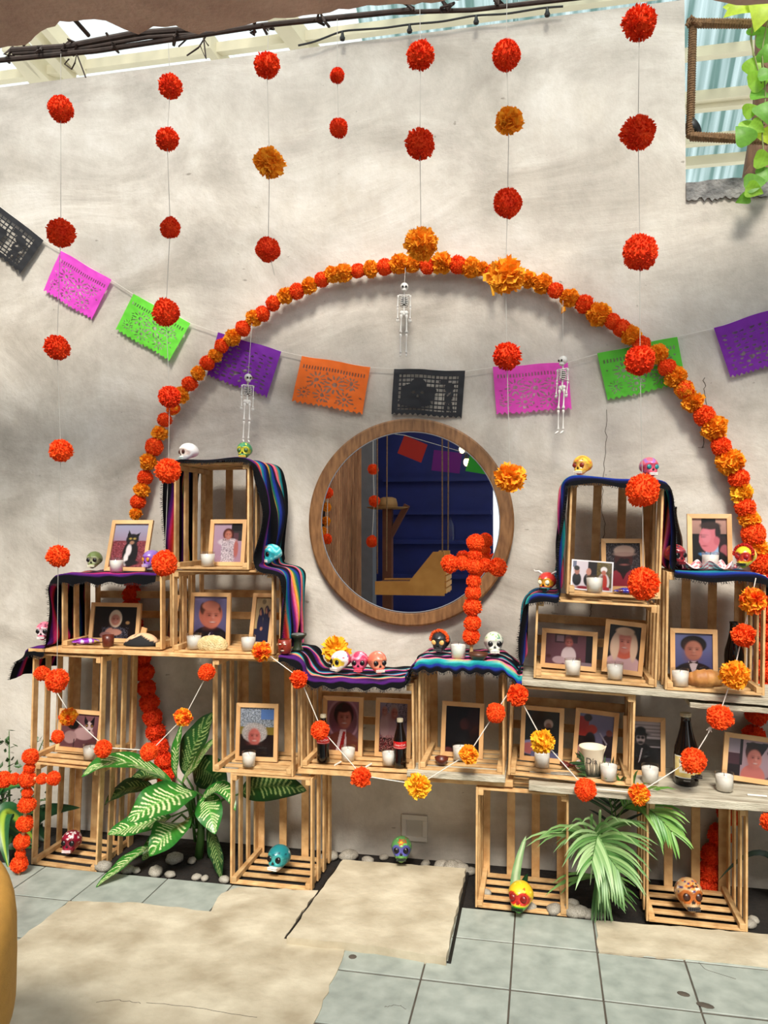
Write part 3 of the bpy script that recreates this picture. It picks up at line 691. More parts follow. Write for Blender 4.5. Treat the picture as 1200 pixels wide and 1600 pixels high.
frame('very dark framed photo beside the brown bowl, below the centre flower cross', (691,1096.7), (755,1099), (688.7,1181.7), (754.7,1185), 3.44, ftop('H', -.3), p, 6, roll=1.5)
p = P_('20241c', '2a2c30'); p.speck(0, .4, 1, 1, ('14180f', '343a2c'), .5, 12); p.ell(.68, .72, .1, .1, 'b8a89c'); p.ell(.68, .66, .07, .08, '8a685a'); p.ell(.7, .45, .16, .2, '181418'); p.ell(.3, .2, .4, .16, '8a88a4'); p.ell(.15, .18, .16, .12, 'b06a68'); p.rect(.2, .0, 1, .12, '6a6a88')
frame('framed photo of a seated grey haired person, left in paper cup crate', (814.5,1103), (880.6,1107), (811.6,1193), (878.7,1200), 3.45, ftop('I', 0), p, 5)
p = P_('8a86a4', '6a6478'); p.rect(0, .5, .28, .92, 'b02a1c'); p.ell(.25, .9, .09, .08, '3a2420'); p.ell(.38, .66, .12, .1, 'b83a20'); p.ell(.35, .4, .12, .2, '1a1418'); p.rect(0, 0, .22, .5, '2a1c20'); p.ell(.1, .2, .1, .1, 'c89a90'); p.ell(.88, .45, .14, .14, '3a2028'); p.ell(.88, .62, .07, .07, '8a4a40'); p.rect(.75, .1, 1, .4, '2c1c26'); p.tri([(.6, .6), (.62, .62), (.85, .38), (.82, .36)], 'a8a0a8')
frame('framed photo with a red shirted figure, behind the paper cup', (894,1107), (964,1116.5), (893,1192), (961,1202), 3.46, ftop('I', .2), p, 5)
p = P_('c0b8b8', '8a8284'); 
for k in range(9): p.rect(0, .66 + k*.035, 1, .672 + k*.035, '8e8688' if k % 2 else 'd8d0d0')
p.rect(0, .5, 1, .64, '4a4444'); p.rect(0, 0, 1, .48, '2a2426'); p.ell(.4, .2, .36, .36, '141214'); p.ell(.4, .68, .14, .14, '1c181a'); p.ell(.4, .64, .1, .12, 'c0b0ac'); p.ell(.4, .73, .2, .035, '100e10'); p.ell(.4, .8, .12, .08, '100e10'); p.ell(.34, .66, .04, .03, '101010'); p.ell(.46, .66, .04, .03, '101010'); p.ell(.4, .56, .07, .03, '2a2424'); p.tri([(.33, .15), (.38, .2), (.47, .45), (.42, .45)], 'a8a0a0')
frame('framed black and white photo of a man in hat and dark glasses', (976,1118), (1043,1122), (973,1208), (1039,1212), 3.46, .526, p, 4, roll=1)
p = P_('c0aab0', 'a08890', wide=True); p.rect(0, .62, .3, 1, 'a89ca4'); p.rect(0, 0, .3, .6, '5a3a44'); p.rect(0, 0, .3, .3, '2a1a20'); p.rect(.27, .3, .33, 1, '2a1c22'); p.tri([(.4, .9), (.45, .55), (.75, .6), (.92, .95)], '2a2228'); p.ell(.58, .05, .34, .3, 'c07a72'); p.ell(.55, .68, .2, .26, '3a2420'); p.face(.6, .5, .25, 'c8867a', '965650', turn=.12); p.ell(.9, .7, .04, .05, '3a2a30'); p.tri([(.82, .0), (1, .0), (1, .16)], '6a5a60')
frame('wide framed photo of a grinning bare shouldered person, right end of the grey shelf', (1126,1147), (1215,1157), (1126,1216), (1212,1229), 3.42, .527, p, 5)
p = P_('7a5058', '6a4450', wide=True); p.rect(.2, .7, .42, .98, '4a3038'); p.rect(.23, .74, .39, .94, '8a7078'); p.rect(.52, .72, .68, .95, '4a3038'); p.ell(.5, .3, .2, .3, 'd0c0c0'); p.ell(.3, .15, .18, .12, 'b8a0a4'); p.ell(.49, .82, .1, .1, '7a4a44'); p.face(.5, .72, .13, 'b06a60', '844a44'); p.rect(.85, 0, 1, 1, '1c1018'); p.rect(.7, .0, 1, .12, '8a7a80'); p.ell(.08, .25, .07, .06, '5a2c2c')
frame('wide framed photo of an old man in a white shirt, right wide crate', (845.8,983), (931.7,990.6), (844,1047), (931,1055), 3.44, ftop('M', .1), p, 5)
p = P_('1a1418', '2a2024'); p.ell(.5, .5, .33, .42, 'd8b8a0'); p.ell(.5, .02, .48, .34, 'd0b0b0'); p.ell(.5, .36, .2, .12, 'c86a50'); p.face(.52, .6, .23, 'd08a78', 'a85c50'); p.ell(.5, .86, .22, .09, 'e0c4a8'); p.ell(.24, .5, .09, .3, 'dcc0a8'); p.ell(.8, .5, .08, .3, 'dcc0a8')
frame('tilted framed photo of a blonde woman in white, right wide crate', (950.4,970), (1015.6,977), (939,1053), (1003,1064.6), 3.42, ftop('M', .33), p, 6, roll=6)
p = P_('7a80a8', '4a4c78'); p.ell(.5, .0, .44, .34, '1c141c'); p.tri([(.36, .36), (.5, .02), (.62, .36)], 'c8b8b8'); p.tri([(.38, .3), (.38, .38), (.5, .33)], '100c10'); p.tri([(.62, .3), (.62, .38), (.5, .33)], '100c10'); p.ell(.5, .74, .26, .2, '1a1010'); p.face(.5, .6, .22, 'b8806c', '8a5446', smile=False)
frame('framed portrait of a young person in bow tie, in the tall right crate', (1045,982), (1118,984), (1047,1069), (1121,1069), 3.42, ftop('O', .6), p, 5, roll=.8)
p = P_('2a2428', '3a1c28'); p.speck(0, .4, 1, 1, ('5a5458', '8a8488', '141214'), .6, 14); p.ell(.52, .02, .45, .38, 'a03848'); p.tri([(.36, .4), (.5, .16), (.66, .4)], '3a1418'); p.ell(.52, .62, .2, .24, '5a2c28'); p.ell(.5, .46, .17, .16, '201014'); p.ell(.54, .82, .23, .12, 'c8b0a0'); p.ell(.54, .74, .24, .05, 'b89c90'); p.ell(.46, .62, .05, .03, '1c1012'); p.ell(.62, .61, .05, .03, '1c1012'); p.ell(.54, .5, .09, .02, 'a06a64')
frame('framed photo of a bearded person in a wool cap and red shirt, top right crate', (944,841.8), (1012.6,842.6), (940,918), (1008,921), 3.46, ftop('N', .3), p, 6, roll=0)
p = P_('d0a898', '2a2224'); p.rect(0, 0, 1, .66, '181416'); p.rect(.28, .66, .68, 1, '141214'); p.rect(.68, .2, 1, .62, '3a2428'); p.ell(.92, .3, .1, .14, 'b06a70'); p.ell(.5, .02, .44, .32, '141214'); p.tri([(.3, .0), (.42, .36), (.75, .42), (.72, 0)], 'a8c8e4'); p.ell(.36, .22, .12, .04, '5a98c8', -.2); p.ell(.5, .56, .22, .29, 'dc8a92'); p.ell(.53, .84, .22, .08, '4a3a36'); p.ell(.74, .70, .06, .15, '3a2e2e'); p.ell(.7, .52, .06, .09, 'd07a84'); p.ell(.27, .5, .045, .04, 'dc8a92'); p.ell(.34, .6, .045, .02, '3a2428'); p.ell(.35, .64, .07, .016, '6a4444'); p.ell(.36, .41, .05, .012, 'a85a60'); p.ell(.42, .62, .1, .15, 'e49aa2', op=.6)
frame('framed photo of a man in light blue bow tie, atop tall right crate', (1073,803), (1146,805), (1074,880), (1144,880), 3.44, rtop('O', .72) + .006, p, 6, roll=.5)
# loose curled print
p = P_('d8d0d8', 'c8c0c8', wide=True); p.rect(0, .3, .62, 1, 'd0c8d0'); p.rect(.0, .75, .12, 1, '6a7088'); p.rect(.4, .1, .62, 1, '2a2226'); p.rect(.62, .1, 1, 1, '6a5a30'); p.speck(.62, .4, 1, 1, ('8a7a40', '3a3420'), .5, 2); p.ell(.14, .35, .14, .22, '1c181e'); p.ell(.14, .62, .08, .12, 'a8786c'); p.ell(.13, .72, .09, .08, '201a1c'); p.ell(.42, .35, .15, .22, '1a181e'); p.ell(.42, .62, .08, .12, 'b8887a'); p.ell(.78, .3, .18, .3, 'd8d0d0'); p.ell(.79, .3, .1, .28, 'b83a28'); p.ell(.78, .72, .1, .1, 'e0dcdc'); p.ell(.78, .62, .07, .08, 'b87868'); p.rect(0, 0, 1, .12, 'b8a8ac'); p.ell(.3, .08, .2, .06, '8a2838'); p.ell(.85, .08, .1, .08, 'a83040')
for a_ in ((0, 0, 1, .045), (0, .955, 1, 1), (0, 0, .035, 1), (.965, 0, 1, 1)): p.rect(*a_, 'ece8ec')
a, b = at(890, 904, 3.38), at(957, 922, 3.40)
o = thing('loose_photo', 'loose white bordered photo print curling against the top right crate', 'photo', ((a.x + b.x) / 2, 3.385, ftop('N', .2) + .001), (math.radians(-8), math.radians(4), 0))
p.put(.172, .128, o, curl=lambda u, v: -.02 * (2*u - 1)**2 * v + .008)

# ------------------------------------------------------------------ flower balls: a few meshes, shared by every ball
def petal_ball(n, w, rin, jit, seed, curl=.15, core=.62, cup=.10):
    g = np.random.default_rng(seed); V, Fc = ball((0, 0, 0), core, 14, 9)
    V = list(V); Fc = list(Fc); ga = math.pi * (3 - math.sqrt(5))
    for i in range(n):
        z = 1 - 2 * (i + .5) / n; q = math.sqrt(1 - z*z); a = ga * i
        d = Vector((q*math.cos(a), q*math.sin(a), z)); d += Vector(g.normal(0, .10, 3)); d.normalize()
        t = d.orthogonal().normalized(); t.rotate(Matrix.Rotation(g.uniform(0, 6.28), 3, d)); s = d.cross(t)
        R = 1 + g.normal(0, jit); ww = w * g.uniform(.7, 1.3); o = len(V); c = g.uniform(-curl, curl)
        for r, k, lift in ((rin, .35, 0), (rin + (R - rin)*.6, 1.0, c*.5), (R, .75, c)):
            for e in (-1, 0, 1):
                p = d * (r - (0 if e else cup * k * w * 2)) + t * (e * ww * k) + s * lift + (d * g.uniform(-.05, .05) if k < .8 and r > rin else Vector((0, 0, 0)))
                V.append(tuple(p))
        for r in range(2):
            for e in range(2): Fc.append((o + r*3 + e, o + r*3 + e + 1, o + r*3 + 3 + e + 1, o + r*3 + 3 + e))
    if n > 60: V = [tuple(Vector(v) * (1 + .11 * mnoise.noise(Vector(v) * 1.3 + Vector((seed * 7.0, 0, 0))))) for v in V]
    return V, Fc
def two_tone(name, c1, c2, thr=.35):
    m = bpy.data.materials.new(name); m.use_nodes = True
    N, L = m.node_tree.nodes, m.node_tree.links; b = N['Principled BSDF']; b.inputs['Roughness'].default_value = .75; b.inputs['Specular IOR Level'].default_value = .15
    t = N.new('ShaderNodeTexCoord'); n = N.new('ShaderNodeTexNoise'); n.inputs['Scale'].default_value = 1.3
    oi = N.new('ShaderNodeObjectInfo'); ad = N.new('ShaderNodeVectorMath'); mu = N.new('ShaderNodeVectorMath'); mu.operation = 'SCALE'; mu.inputs[0].default_value = (17, 31, 7)
    L.new(oi.outputs['Random'], mu.inputs['Scale']); L.new(mu.outputs[0], ad.inputs[1]); L.new(t.outputs['Object'], ad.inputs[0]); L.new(ad.outputs[0], n.inputs['Vector'])
    n2 = N.new('ShaderNodeTexNoise'); n2.inputs['Scale'].default_value = 9; L.new(ad.outputs[0], n2.inputs['Vector'])
    mx0 = N.new('ShaderNodeMixRGB'); mx0.inputs[0].default_value = .35; L.new(n.outputs['Fac'], mx0.inputs[1]); L.new(n2.outputs['Fac'], mx0.inputs[2])
    r = N.new('ShaderNodeValToRGB'); r.color_ramp.elements[0].position = .5 - thr/2; r.color_ramp.elements[1].position = .5 + thr/2
    r.color_ramp.elements[0].color = (*c1, 1); r.color_ramp.elements[1].color = (*c2, 1)
    L.new(mx0.outputs[0], r.inputs[0]); L.new(r.outputs[0], b.inputs['Base Color'])
    tr = N.new('ShaderNodeBsdfTranslucent'); L.new(r.outputs[0], tr.inputs['Color'])
    mx = N.new('ShaderNodeMixShader'); mx.inputs[0].default_value = .12
    L.new(b.outputs[0], mx.inputs[1]); L.new(tr.outputs[0], mx.inputs[2]); L.new(mx.outputs[0], N['Material Output'].inputs['Surface'])
    return m
PM = dict(r=two_tone('red_orange_crepe', C(240, 74, 28), C(254, 106, 40)), o=two_tone('orange_crepe', C(250, 146, 28), C(255, 186, 54)),
          y=two_tone('yellow_orange_crepe', C(250, 170, 30), C(255, 206, 60)), x=two_tone('mixed_crepe', C(246, 84, 30), C(252, 180, 46), .12), d=two_tone('shaded_red_crepe', C(222, 52, 24), C(244, 84, 34)))  # d: shade of backlit balls and those behind crates put into the red
POM_RAW = dict(yarn1=petal_ball(760, .068, .82, .016, 1, .05, .89), yarn2=petal_ball(620, .078, .76, .035, 2, .09, .85), tissue1=petal_ball(330, .17, .62, .05, 3, .22, .74), tissue2=petal_ball(200, .24, .50, .09, 4, .32, .62), bead=petal_ball(40, .3, .5, .06, 5))
POM_ME = {}
for k in list(POM_RAW):
    if k == 'bead': POM_ME[k] = mesh('bead', POM_RAW[k], M_WHITE); continue
    for c in PM: POM_ME[k + c] = mesh('flower_ball', POM_RAW[k], PM[c])
PR = random.Random(21)
def pom(parent, p, rad, col='r', kind=None, name='flower_ball', sq=None):
    kind = kind or PR.choice(('yarn1', 'yarn2'))
    s = sq or (PR.uniform(.94, 1.04), PR.uniform(.94, 1.04), PR.uniform(.94, 1.04))
    return link(name, POM_ME[kind + col], parent, tuple(Vector(p) - parent.location), (PR.uniform(-.4, .4), PR.uniform(-.4, .4), PR.uniform(0, 6.28)), tuple(rad * k for k in s))
def prad(rpx, Y): return rpx / 1210 * Y * 1.02

# hanging strings
YH = 3.05
def hang(label, top, balls, tail=None, group='hanging flower strings', Y=YH, ytop=None):
    p0 = at(*top, Y); p0.z = max(p0.z, 3.40) if Y == YH else p0.z
    o = thing('hanging_flower_string', label, 'garland', tuple(p0), group=group)
    pts = [p0] + [at(b[0], b[1], Y) for b in balls] + ([at(*tail, Y)] if tail else [])
    part('string', tube([p - p0 for p in pts], .0013, 5), M_LINE, o)
    for b in balls:
        pom(o, at(b[0], b[1], Y), prad(b[2], Y), b[3] if len(b) > 3 else 'd', b[4] if len(b) > 4 else None)
    return o
hang('leftmost hanging string of seven red flower balls', (95, 84), [(95,170,22), (95,364,24,'d','yarn2'), (89,543,22), (95,704,20,'r'), (91,869,20,'r'), (89,1063,20,'r'), (90,1151,11,'r')])
hang('second hanging string from the left, seven red flower balls, over the green paper flag', (263, 67), [(266,135,20,'d','yarn2'), (261,217,19), (266,356,17), (259,488,22), (265,620,19), (263,735,21,'r'), (257,880,21,'r')])
hang('third hanging string from the left, two red flower balls and an orange one', (420, 45), [(417,102,21,'d','yarn2'), (421,255,24,'o','tissue1'), (419,390,20)], (429,430))
hang('short hanging string with two small red flower balls', (527, 30), [(527,118,12), (529,200,15)])
hang('hanging string ending in a large orange flower ball above the top of the arch', (656, 14), [(657,86,22), (656,225,23), (658,381,26,'o','tissue1')])
hang('hanging string with alternating red balls and orange tissue flowers, right of the arch top', (792, 0), [(791,86,23), (795,189,20,'o','tissue2'), (793,317,22), (790,431,27,'o','tissue2'), (792,556,22), (797,747,22,'o','tissue2')])
hang('rightmost hanging string of six large red flower balls', (999, -10), [(999,36,24), (997,207,25), (1000,394,25), (1000,563,22), (1004,766,24,'r'), (1005,912,24,'r')], (1013,946))
# strings behind the photographer, only in the mirror
def hang_mir(label, u, balls, Yv):
    p0 = mir(u, 640, Yv); p0.z = 3.3
    o = thing('hanging_flower_string', label, 'garland', tuple(p0), group='hanging flower strings')
    pts = [p0] + [mir(a, b, Yv) for a, b, c in balls]; part('string', tube([p - p0 for p in pts], .0028, 5), M_STR, o)
    for a, b, c in balls: pom(o, mir(a, b, Yv), prad(c, Yv), 'r')
hang_mir('flower string with three orange red balls reflected near the pillar in the mirror', 583, [(583,733,8.5), (585,783,9.5), (581,846,9.5)], 7.4)
hang_mir('flower string with two orange red balls reflected at the left rim of the mirror', 512, [(512,770,9), (511,842,8.5)], 6.6)

wl_ = mir(522, 795, 6.85); wl_.x = xs - .04
wre = thing('flower_wreath', 'wreath of orange flowers on the brown slatted wall, seen in the mirror', 'wreath', tuple(wl_))
part('hoop', tube([(0, .20*math.cos(k*.3142), .24*math.sin(k*.3142)) for k in range(21)], .010, 6), M_BLACK, wre)
for k in range(11):
    pom(wre, wl_ + Vector((.02, .20*math.cos(k*.571 + .2), .24*math.sin(k*.571 + .2))), .045, 'o', 'tissue1')
# the arch on the wall
YA = YW - .058
arch_px = [(213,803),(216,784),(222,766),(227,746),(233,722),(242,698),(250,677),(258,656),(271,638),(284,618),(297,600),(311,584),(325,567),(337,555),(348,541),(365,528),(381,514),(397,498),(411,491),(428,475),(447,463),(465,456),(484,447),(503,437),(520,430),(538,427),(560,424),(580,421),(602,418),(625,413),(645,413),(668,416),(692,412),(715,414),(736,418),(753,421),(769,427),(800,434),(825,437),(848,443),(868,455),(890,466),(913,475),(935,491),(957,503),(972,514),(985,524),(1002,540),(1027,554),(1042,575),(1056,590),(1069,609),(1082,629),(1100,650),(1116,669),(1126,698),(1141,723),(1154,748),(1159,770),(1164,793),(1170,812),(1176,834),(1182,857),(1190,880)]
arch_r = [11,13,13,13,14,15,13,12,12,13,13,12,13,12,12,14,13,13,13,13,13,13,13,13,13,15,12,13,13,16,14,13,16,14,15,11,14,14,13,14,12,14,14,18,12,14,15,14,15,13,15,14,15,15,18,15,20,15,15,15,14,17,17,17]
arch_c = 'rrorororxorororororrororoororoororoorxoorororrororoxoroorororoyro'
o = thing('flower_arch', 'large arch of orange and red flower balls on the wall around the mirror', 'garland', tuple(at(660, 415, YA)))
full = [at(u, v, YA) for u, v in arch_px]
extraL = [(207,905),(206,928),(204,950),(208,975),(214,1000),(222,1025),(226,1050),(229,1075),(233,1098),(238,1120),(243,1143),(249,1166),(255,1188),(258,1210),(260,1235)]
extraR = [(1194,905),(1197,930),(1199,955),(1200,985),(1200,1015),(1196,1045),(1190,1080),(1183,1115),(1178,1150),(1168,1190),(1155,1230),(1140,1270),(1124,1305),(1114,1335),(1109,1362),(1105,1385)]
for k, (p, r) in enumerate(zip(full, arch_r)):
    c = {(1125,698): 'r', (1126,698): 'r', (1141,723): 'o', (1154,748): 'r', (1159,770): 'y', (1164,793): 'r', (1170,812): 'o', (1176,834): 'r', (1182,857): 'o', (1190,880): 'r', (213,803): 'o', (216,784): 'r', (222,766): 'o'}.get(arch_px[k], arch_c[k % len(arch_c)])
    pom(o, p + Vector((0, -PR.uniform(0, .012), 0)), prad(r, YA), c, PR.choice(('tissue1', 'tissue1', 'tissue2')) if c in 'oy' else PR.choice(('yarn1', 'yarn2')))
for u, v in extraL: pom(o, at(u, v, YA + .0), prad(16, YA), 'd')
for u, v in extraR: pom(o, at(u, v, YA + .0), prad(17, YA), 'd')
line = [at(u, v, YA) for u, v in extraL[::-1]] + full + [at(u, v, YA) for u, v in extraR]
part('cord', tube([p - o.location for p in smooth_path([tuple(q) for q in line], 140, 1)] if False else [Vector(q) - o.location for q in smooth_path([tuple(q) for q in line], 140, 1)], .006, 5), M_LINE, o)
for px in ([(768, 440), (771, 462)], [(881, 480), (880, 488), (884, 484)]):
    part('loose_petal', tube([at(u, v, YA - .02) - o.location for u, v in px], [.012, .006] if len(px) == 2 else [.01, .012, .004], 5), PM['o'], o)

# swags strung along the crates
YS = 3.21
def swag(label, balls, ends=(None, None), Y=YS):
    P = [at(b[0], b[1], Y) for b in balls]; o = thing('flower_swag', label, 'garland', tuple(P[0]), group='flower swags along the crates')
    pts = ([at(*ends[0], Y)] if ends[0] else []) + P + ([at(*ends[1], Y)] if ends[1] else [])
    part('string', tube([p - o.location for p in pts], .0022, 5), M_STR, o)
    for b, p in zip(balls, P): pom(o, p + Vector((0, -.02, 0)), prad(b[2], Y), b[3], b[4] if len(b) > 4 else None)
    return o
swag('flower swag looping below the far left crates to the plant', [(70,1051,13,'r'), (111,1118,14.5,'x','tissue1'), (165,1168,14.5,'r'), (236,1173,15,'r'), (289,1119,14.5,'x','tissue1'), (326,1049,14,'r')])
swag('flower swag looping below the soda bottle crate, yellow flower at its lowest point', [(411,1017,15,'x','tissue2'), (469,1060,14,'r','tissue1'), (502,1139,14.5,'r','yarn2'), (566,1212,15,'r','tissue1'), (655,1226,18,'y','tissue2'), (733,1177,14.5,'o','tissue1'), (775,1112,15,'r')], ends=(None, (795, 1082)))
sw3 = swag('flower swag rising from the paper cup crate to the top of the right crate', [(809,1085,16,'r','tissue1'), (848,1157,17,'y','tissue2'), (914,1231,16,'r'), (998,1239,15,'x','tissue1'), (1082,1186,18,'r'), (1123,1119,18,'r','yarn2'), (1146,1053,20,'o','tissue1'), (1160,992,16,'r','tissue1'), (1174,938,18,'x','tissue2')], ends=(None, (1181, 903)))
part('knot', join(*[tube([at(1109 , 1136, YS) - sw3.location, at(1109 + a, 1136 + b, YS - .01) - sw3.location], .002, 4) for a, b in ((-5, 5), (3, 8), (6, 2), (-2, 9))]), M_STR, sw3)
swag('last bit of a flower swag at the right picture edge below the grey shelf', [(1199,1281,12,'r','tissue1')], ends=((1186, 1262), (1240, 1300)))

# flower crosses
def cross(label, balls, Y, post, group='flower crosses'):
    b0 = post[1]; o = thing('flower_cross', label, 'cross', tuple(b0), group=group)
    part('upright', tube([post[0] - b0, Vector((0, 0, 0))], .008, 6), M_WOOD, o)
    part('crossbar', tube([post[2] - b0, post[3] - b0], .008, 6), M_WOOD, o)
    for x in balls: pom(o, at(x[0], x[1], Y), prad(x[2], Y), 'r', x[3] if len(x) > 3 else None)
    return o
Yc = 3.36
cross('flower cross standing on the striped blanket in front of the round mirror', [(743,848,14), (742,867,11), (741,884,14), (740,908,11.5), (739,926,12.5), (738,948,14.5), (738,973,13.5), (736,994,14), (703,881,14,'yarn2'), (722,880,11), (758,883,11), (777,886,14,'yarn2')], Yc,
      [at(743, 848, Yc), Vector((at(736, 1000, Yc).x, Yc, 1.018)), at(703, 881, Yc), at(777, 886, Yc)])
Yc = 3.15
cross('flower cross standing on the tiles at far left', [(48,1182,14), (46,1200,10), (43,1217,15), (43,1238,9), (42,1257,15), (39,1287,14.5), (34,1315,14), (32,1334,9), (30,1350,15), (6,1218,14.5), (23,1217,10), (66,1217,10), (84,1216,12.5)], Yc,
      [at(48, 1182, Yc), Vector((at(30, 1360, Yc).x, Yc, 0.0)), at(2, 1218, Yc), at(84, 1216, Yc)])
yf_ = tag(link('marigold_flower', POM_ME['tissue2y'], None, (xcol(525, 3.46, .99), 3.46, 1.01), (1.2, .3, 0), prad(22, 3.46)), 'big yellow paper flower resting behind the white skull, left of centre', 'flower')
yf_.data = mesh('flower_ball', petal_ball(150, .22, .4, .10, 44, .3), PM['y'])

# ------------------------------------------------------------------ striped blankets draped over the crates
def stripe_rows(seq):
    cs = dict(k='08080c', n='10122e', b='1c2f86', t='147a80', c='3ab0b0', g='156048', y='e0b040', o='d8662a', r='b8242c', m='c02a66', p='e478a0', v='4a1a66', w='e8d8d0')
    return np.array([hexc(cs[c]) for c in seq])
# bands of colour across each blanket: (colour letter, width)
BANDS = dict(
    a=(('k', 7), ('v', 2), ('m', 2), ('r', 1), ('k', 1), ('n', 1), ('k', 5), ('n', 1), ('b', 1), ('t', 1), ('y', 1), ('o', 1), ('r', 1), ('m', 1), ('k', 5), ('m', 1), ('r', 1), ('k', 6), ('n', 1), ('t', 1), ('b', 1), ('k', 4), ('m', 1), ('v', 1), ('k', 4)),
    b=(('k', 8), ('v', 2), ('m', 1), ('r', 2), ('o', 1), ('t', 2), ('b', 2), ('n', 2), ('k', 6), ('v', 2), ('m', 1), ('p', 1), ('o', 1), ('y', 1), ('g', 2), ('b', 2), ('n', 2), ('k', 6), ('m', 1), ('p', 1), ('o', 1), ('t', 2), ('k', 4)),
    c=(('k', 3), ('n', 1), ('b', 2), ('t', 2), ('c', 1), ('y', 1), ('p', 2), ('m', 1), ('k', 4), ('v', 2), ('m', 1), ('p', 1), ('c', 1), ('t', 2), ('n', 2), ('k', 5), ('v', 1), ('m', 1), ('p', 1), ('y', 1), ('c', 1), ('t', 1), ('n', 2), ('k', 5), ('m', 1), ('p', 1), ('k', 4)),
    e=(('k', 6), ('v', 2), ('k', 1), ('p', 1), ('o', 1), ('y', 1), ('c', 1), ('t', 1), ('n', 1), ('k', 4), ('m', 1), ('p', 1), ('c', 1), ('t', 1), ('b', 1), ('n', 2), ('k', 5), ('v', 2), ('m', 1), ('p', 1), ('o', 1), ('c', 1), ('t', 1), ('n', 2), ('k', 6)),
    d=(('k', 5), ('n', 2), ('b', 2), ('t', 2), ('c', 1), ('k', 3), ('p', 1), ('k', 4), ('v', 1), ('m', 1), ('p', 1), ('o', 1), ('k', 1), ('n', 2), ('t', 2), ('b', 1), ('k', 5), ('v', 1), ('m', 1), ('r', 1), ('k', 5), ('n', 1), ('b', 1), ('t', 1), ('k', 7)))
SEQ = {name: [c for c, w in row for _ in range(w)] for name, row in BANDS.items()}
def cloth(name, label, path, yf, yb, over, n=130, nt=72, wave=None, seed=0, edge=.045, passes=6, shift=0.0, seq='a'):
    STRIPES = stripe_rows(SEQ[seq])
    """path: (x, z) line followed by the cloth; over(s) 0..1 lets its front edge hang down there."""
    P = smooth_path(path, n, passes); tg = np.gradient(P, axis=0); tg /= np.linalg.norm(tg, axis=1)[:, None] + 1e-9
    nr = np.stack([-tg[:, 1], tg[:, 0]], 1)
    rg = np.random.default_rng(seed)
    V, cols = [], []
    x0, z0 = P.mean(0)
    base = Vector((P[0][0], yf, P[0][1]))
    for i in range(n):
        s = i / (n - 1); flat = max(0.0, nr[i][1]); side = 1 - abs(nr[i][1])
        for j in range(nt + 1):
            t = j / nt
            y = yf + (yb - yf) * t; off = 0.004
            off += side * (.012 + .011 * math.sin(t * 21 + 2.2 * math.sin(s * 9 + seed)) + .008 * math.sin(t * 9 + s * 25 + seed))
            off += flat * .0022 * (1 + math.sin(t * 15 + s * 40))
            if wave: off += wave(s, t)
            hang = edge * flat * max(0, min(1, (.16 - t) / .16)) 
            px, pz = P[i] + nr[i] * off
            if t < .16: y = yf + (yb - yf) * .16 * 0 + (-.006 if flat > .4 else 0) + ((yb - yf) * t * (1 - .85 * flat))
            pz -= hang + (.006 * math.sin(s * 60 + seed) * hang / edge)
            V.append((px - base.x, y - base.y, pz - base.z))
            q = ((t + shift + .012 * math.sin(s * 17 + seed)) % 1.0) * (len(STRIPES) - 1); k = int(q); f = q - k
            c = STRIPES[k] * (1 - f) + STRIPES[min(k + 1, len(STRIPES) - 1)] * f
            cols.append(c * (.9 + .2 * rg.random()))
    Fc = [(i*(nt+1)+j, i*(nt+1)+j+1, (i+1)*(nt+1)+j+1, (i+1)*(nt+1)+j) for i in range(n-1) for j in range(nt)]
    o = thing(name, label, 'blanket', tuple(base), group='striped blankets')
    c = part('weave', (V, Fc), M_CLOTH, o, cols, True)
    fr = []
    for k in range(int(n * 3.5)):
        i = rg.integers(1, n - 1); v = Vector(V[i*(nt+1)]); d = Vector((rg.uniform(-.5, .5), -rg.uniform(.1, .7), -rg.uniform(.3, 1)))
        if nr[i][1] < .5: d = Vector((nr[i][0] * rg.uniform(.2, 1.2), -rg.uniform(.1, 1), rg.uniform(-.5, .3)))
        d = d.normalized() * rg.uniform(.006, .016)
        fr.append(tube([v, v + d * .6 + Vector((0, 0, -.002)), v + d], [.0009, .0007, .0003], 3, False))
    part('fringe', join(*fr), MATS.get('fringe_thread') or mat('fringe_thread', C(12, 12, 16), .9), o)['kind'] = 'stuff'
    return o
J, K, L_c = CR['J'], CR['K'], CR['L']
A_ = rtop('B', -2.3)
def pz(u, v, Y=3.26): q = at(u, v, Y); return (q.x, q.z)
cloth('striped_blanket', 'dark striped blanket stepping up over the far left crates, white skull side', 
      [(-2.445, .86), (-2.425, .93), (-2.40, .985), (-2.36, 1.008), (-2.275, 1.012), (-2.262, 1.04), (-2.262, 1.15), (-2.262, 1.30), (-2.235, 1.353), (-2.18, rtop('J', -2.2)), (-1.95, rtop('J', -1.95)), (-1.72, rtop('J', -1.72))], 3.252, 3.60, None, seed=1, seq='a')
cloth('striped_blanket', 'striped blanket hooded over the top left crate and falling beside the turquoise skull',
      [(-1.66, 1.40), (-1.662, 1.55), (-1.664, 1.80), (-1.655, 1.868), (-1.62, 1.876), (-1.45, 1.878), (-1.31, 1.885), (-1.268, 1.872), (-1.255, 1.82), (-1.242, 1.65), (-1.25, 1.47), (-1.245, 1.40), (-1.20, 1.388), (-1.165, 1.386), (-1.142, 1.37), (-1.138, 1.26), (-1.135, 1.12), (-1.14, 1.03)],
      3.245, 3.60, None, seed=5, edge=.014, n=190, seq='b', wave=lambda s, t: (.022 * math.sin(math.pi * min(1, max(0, (s - .52) / .2))) if .5 < s < .75 else 0))
cloth('striped_blanket', 'striped blanket sagging between the mug and the centre crate, three skulls on it',
      [(-1.125, 1.012), (-1.075, 1.010), (-1.055, .99), (-1.03, .945), (-1.00, .920), (-.95, .914), (-.75, .914), (-.60, .922), (-.552, .932), (-.530, .965), (-.518, 1.000), (-.50, 1.006)],
      3.225, 3.58, None, seed=9, edge=.030, n=110, seq='e', passes=4)
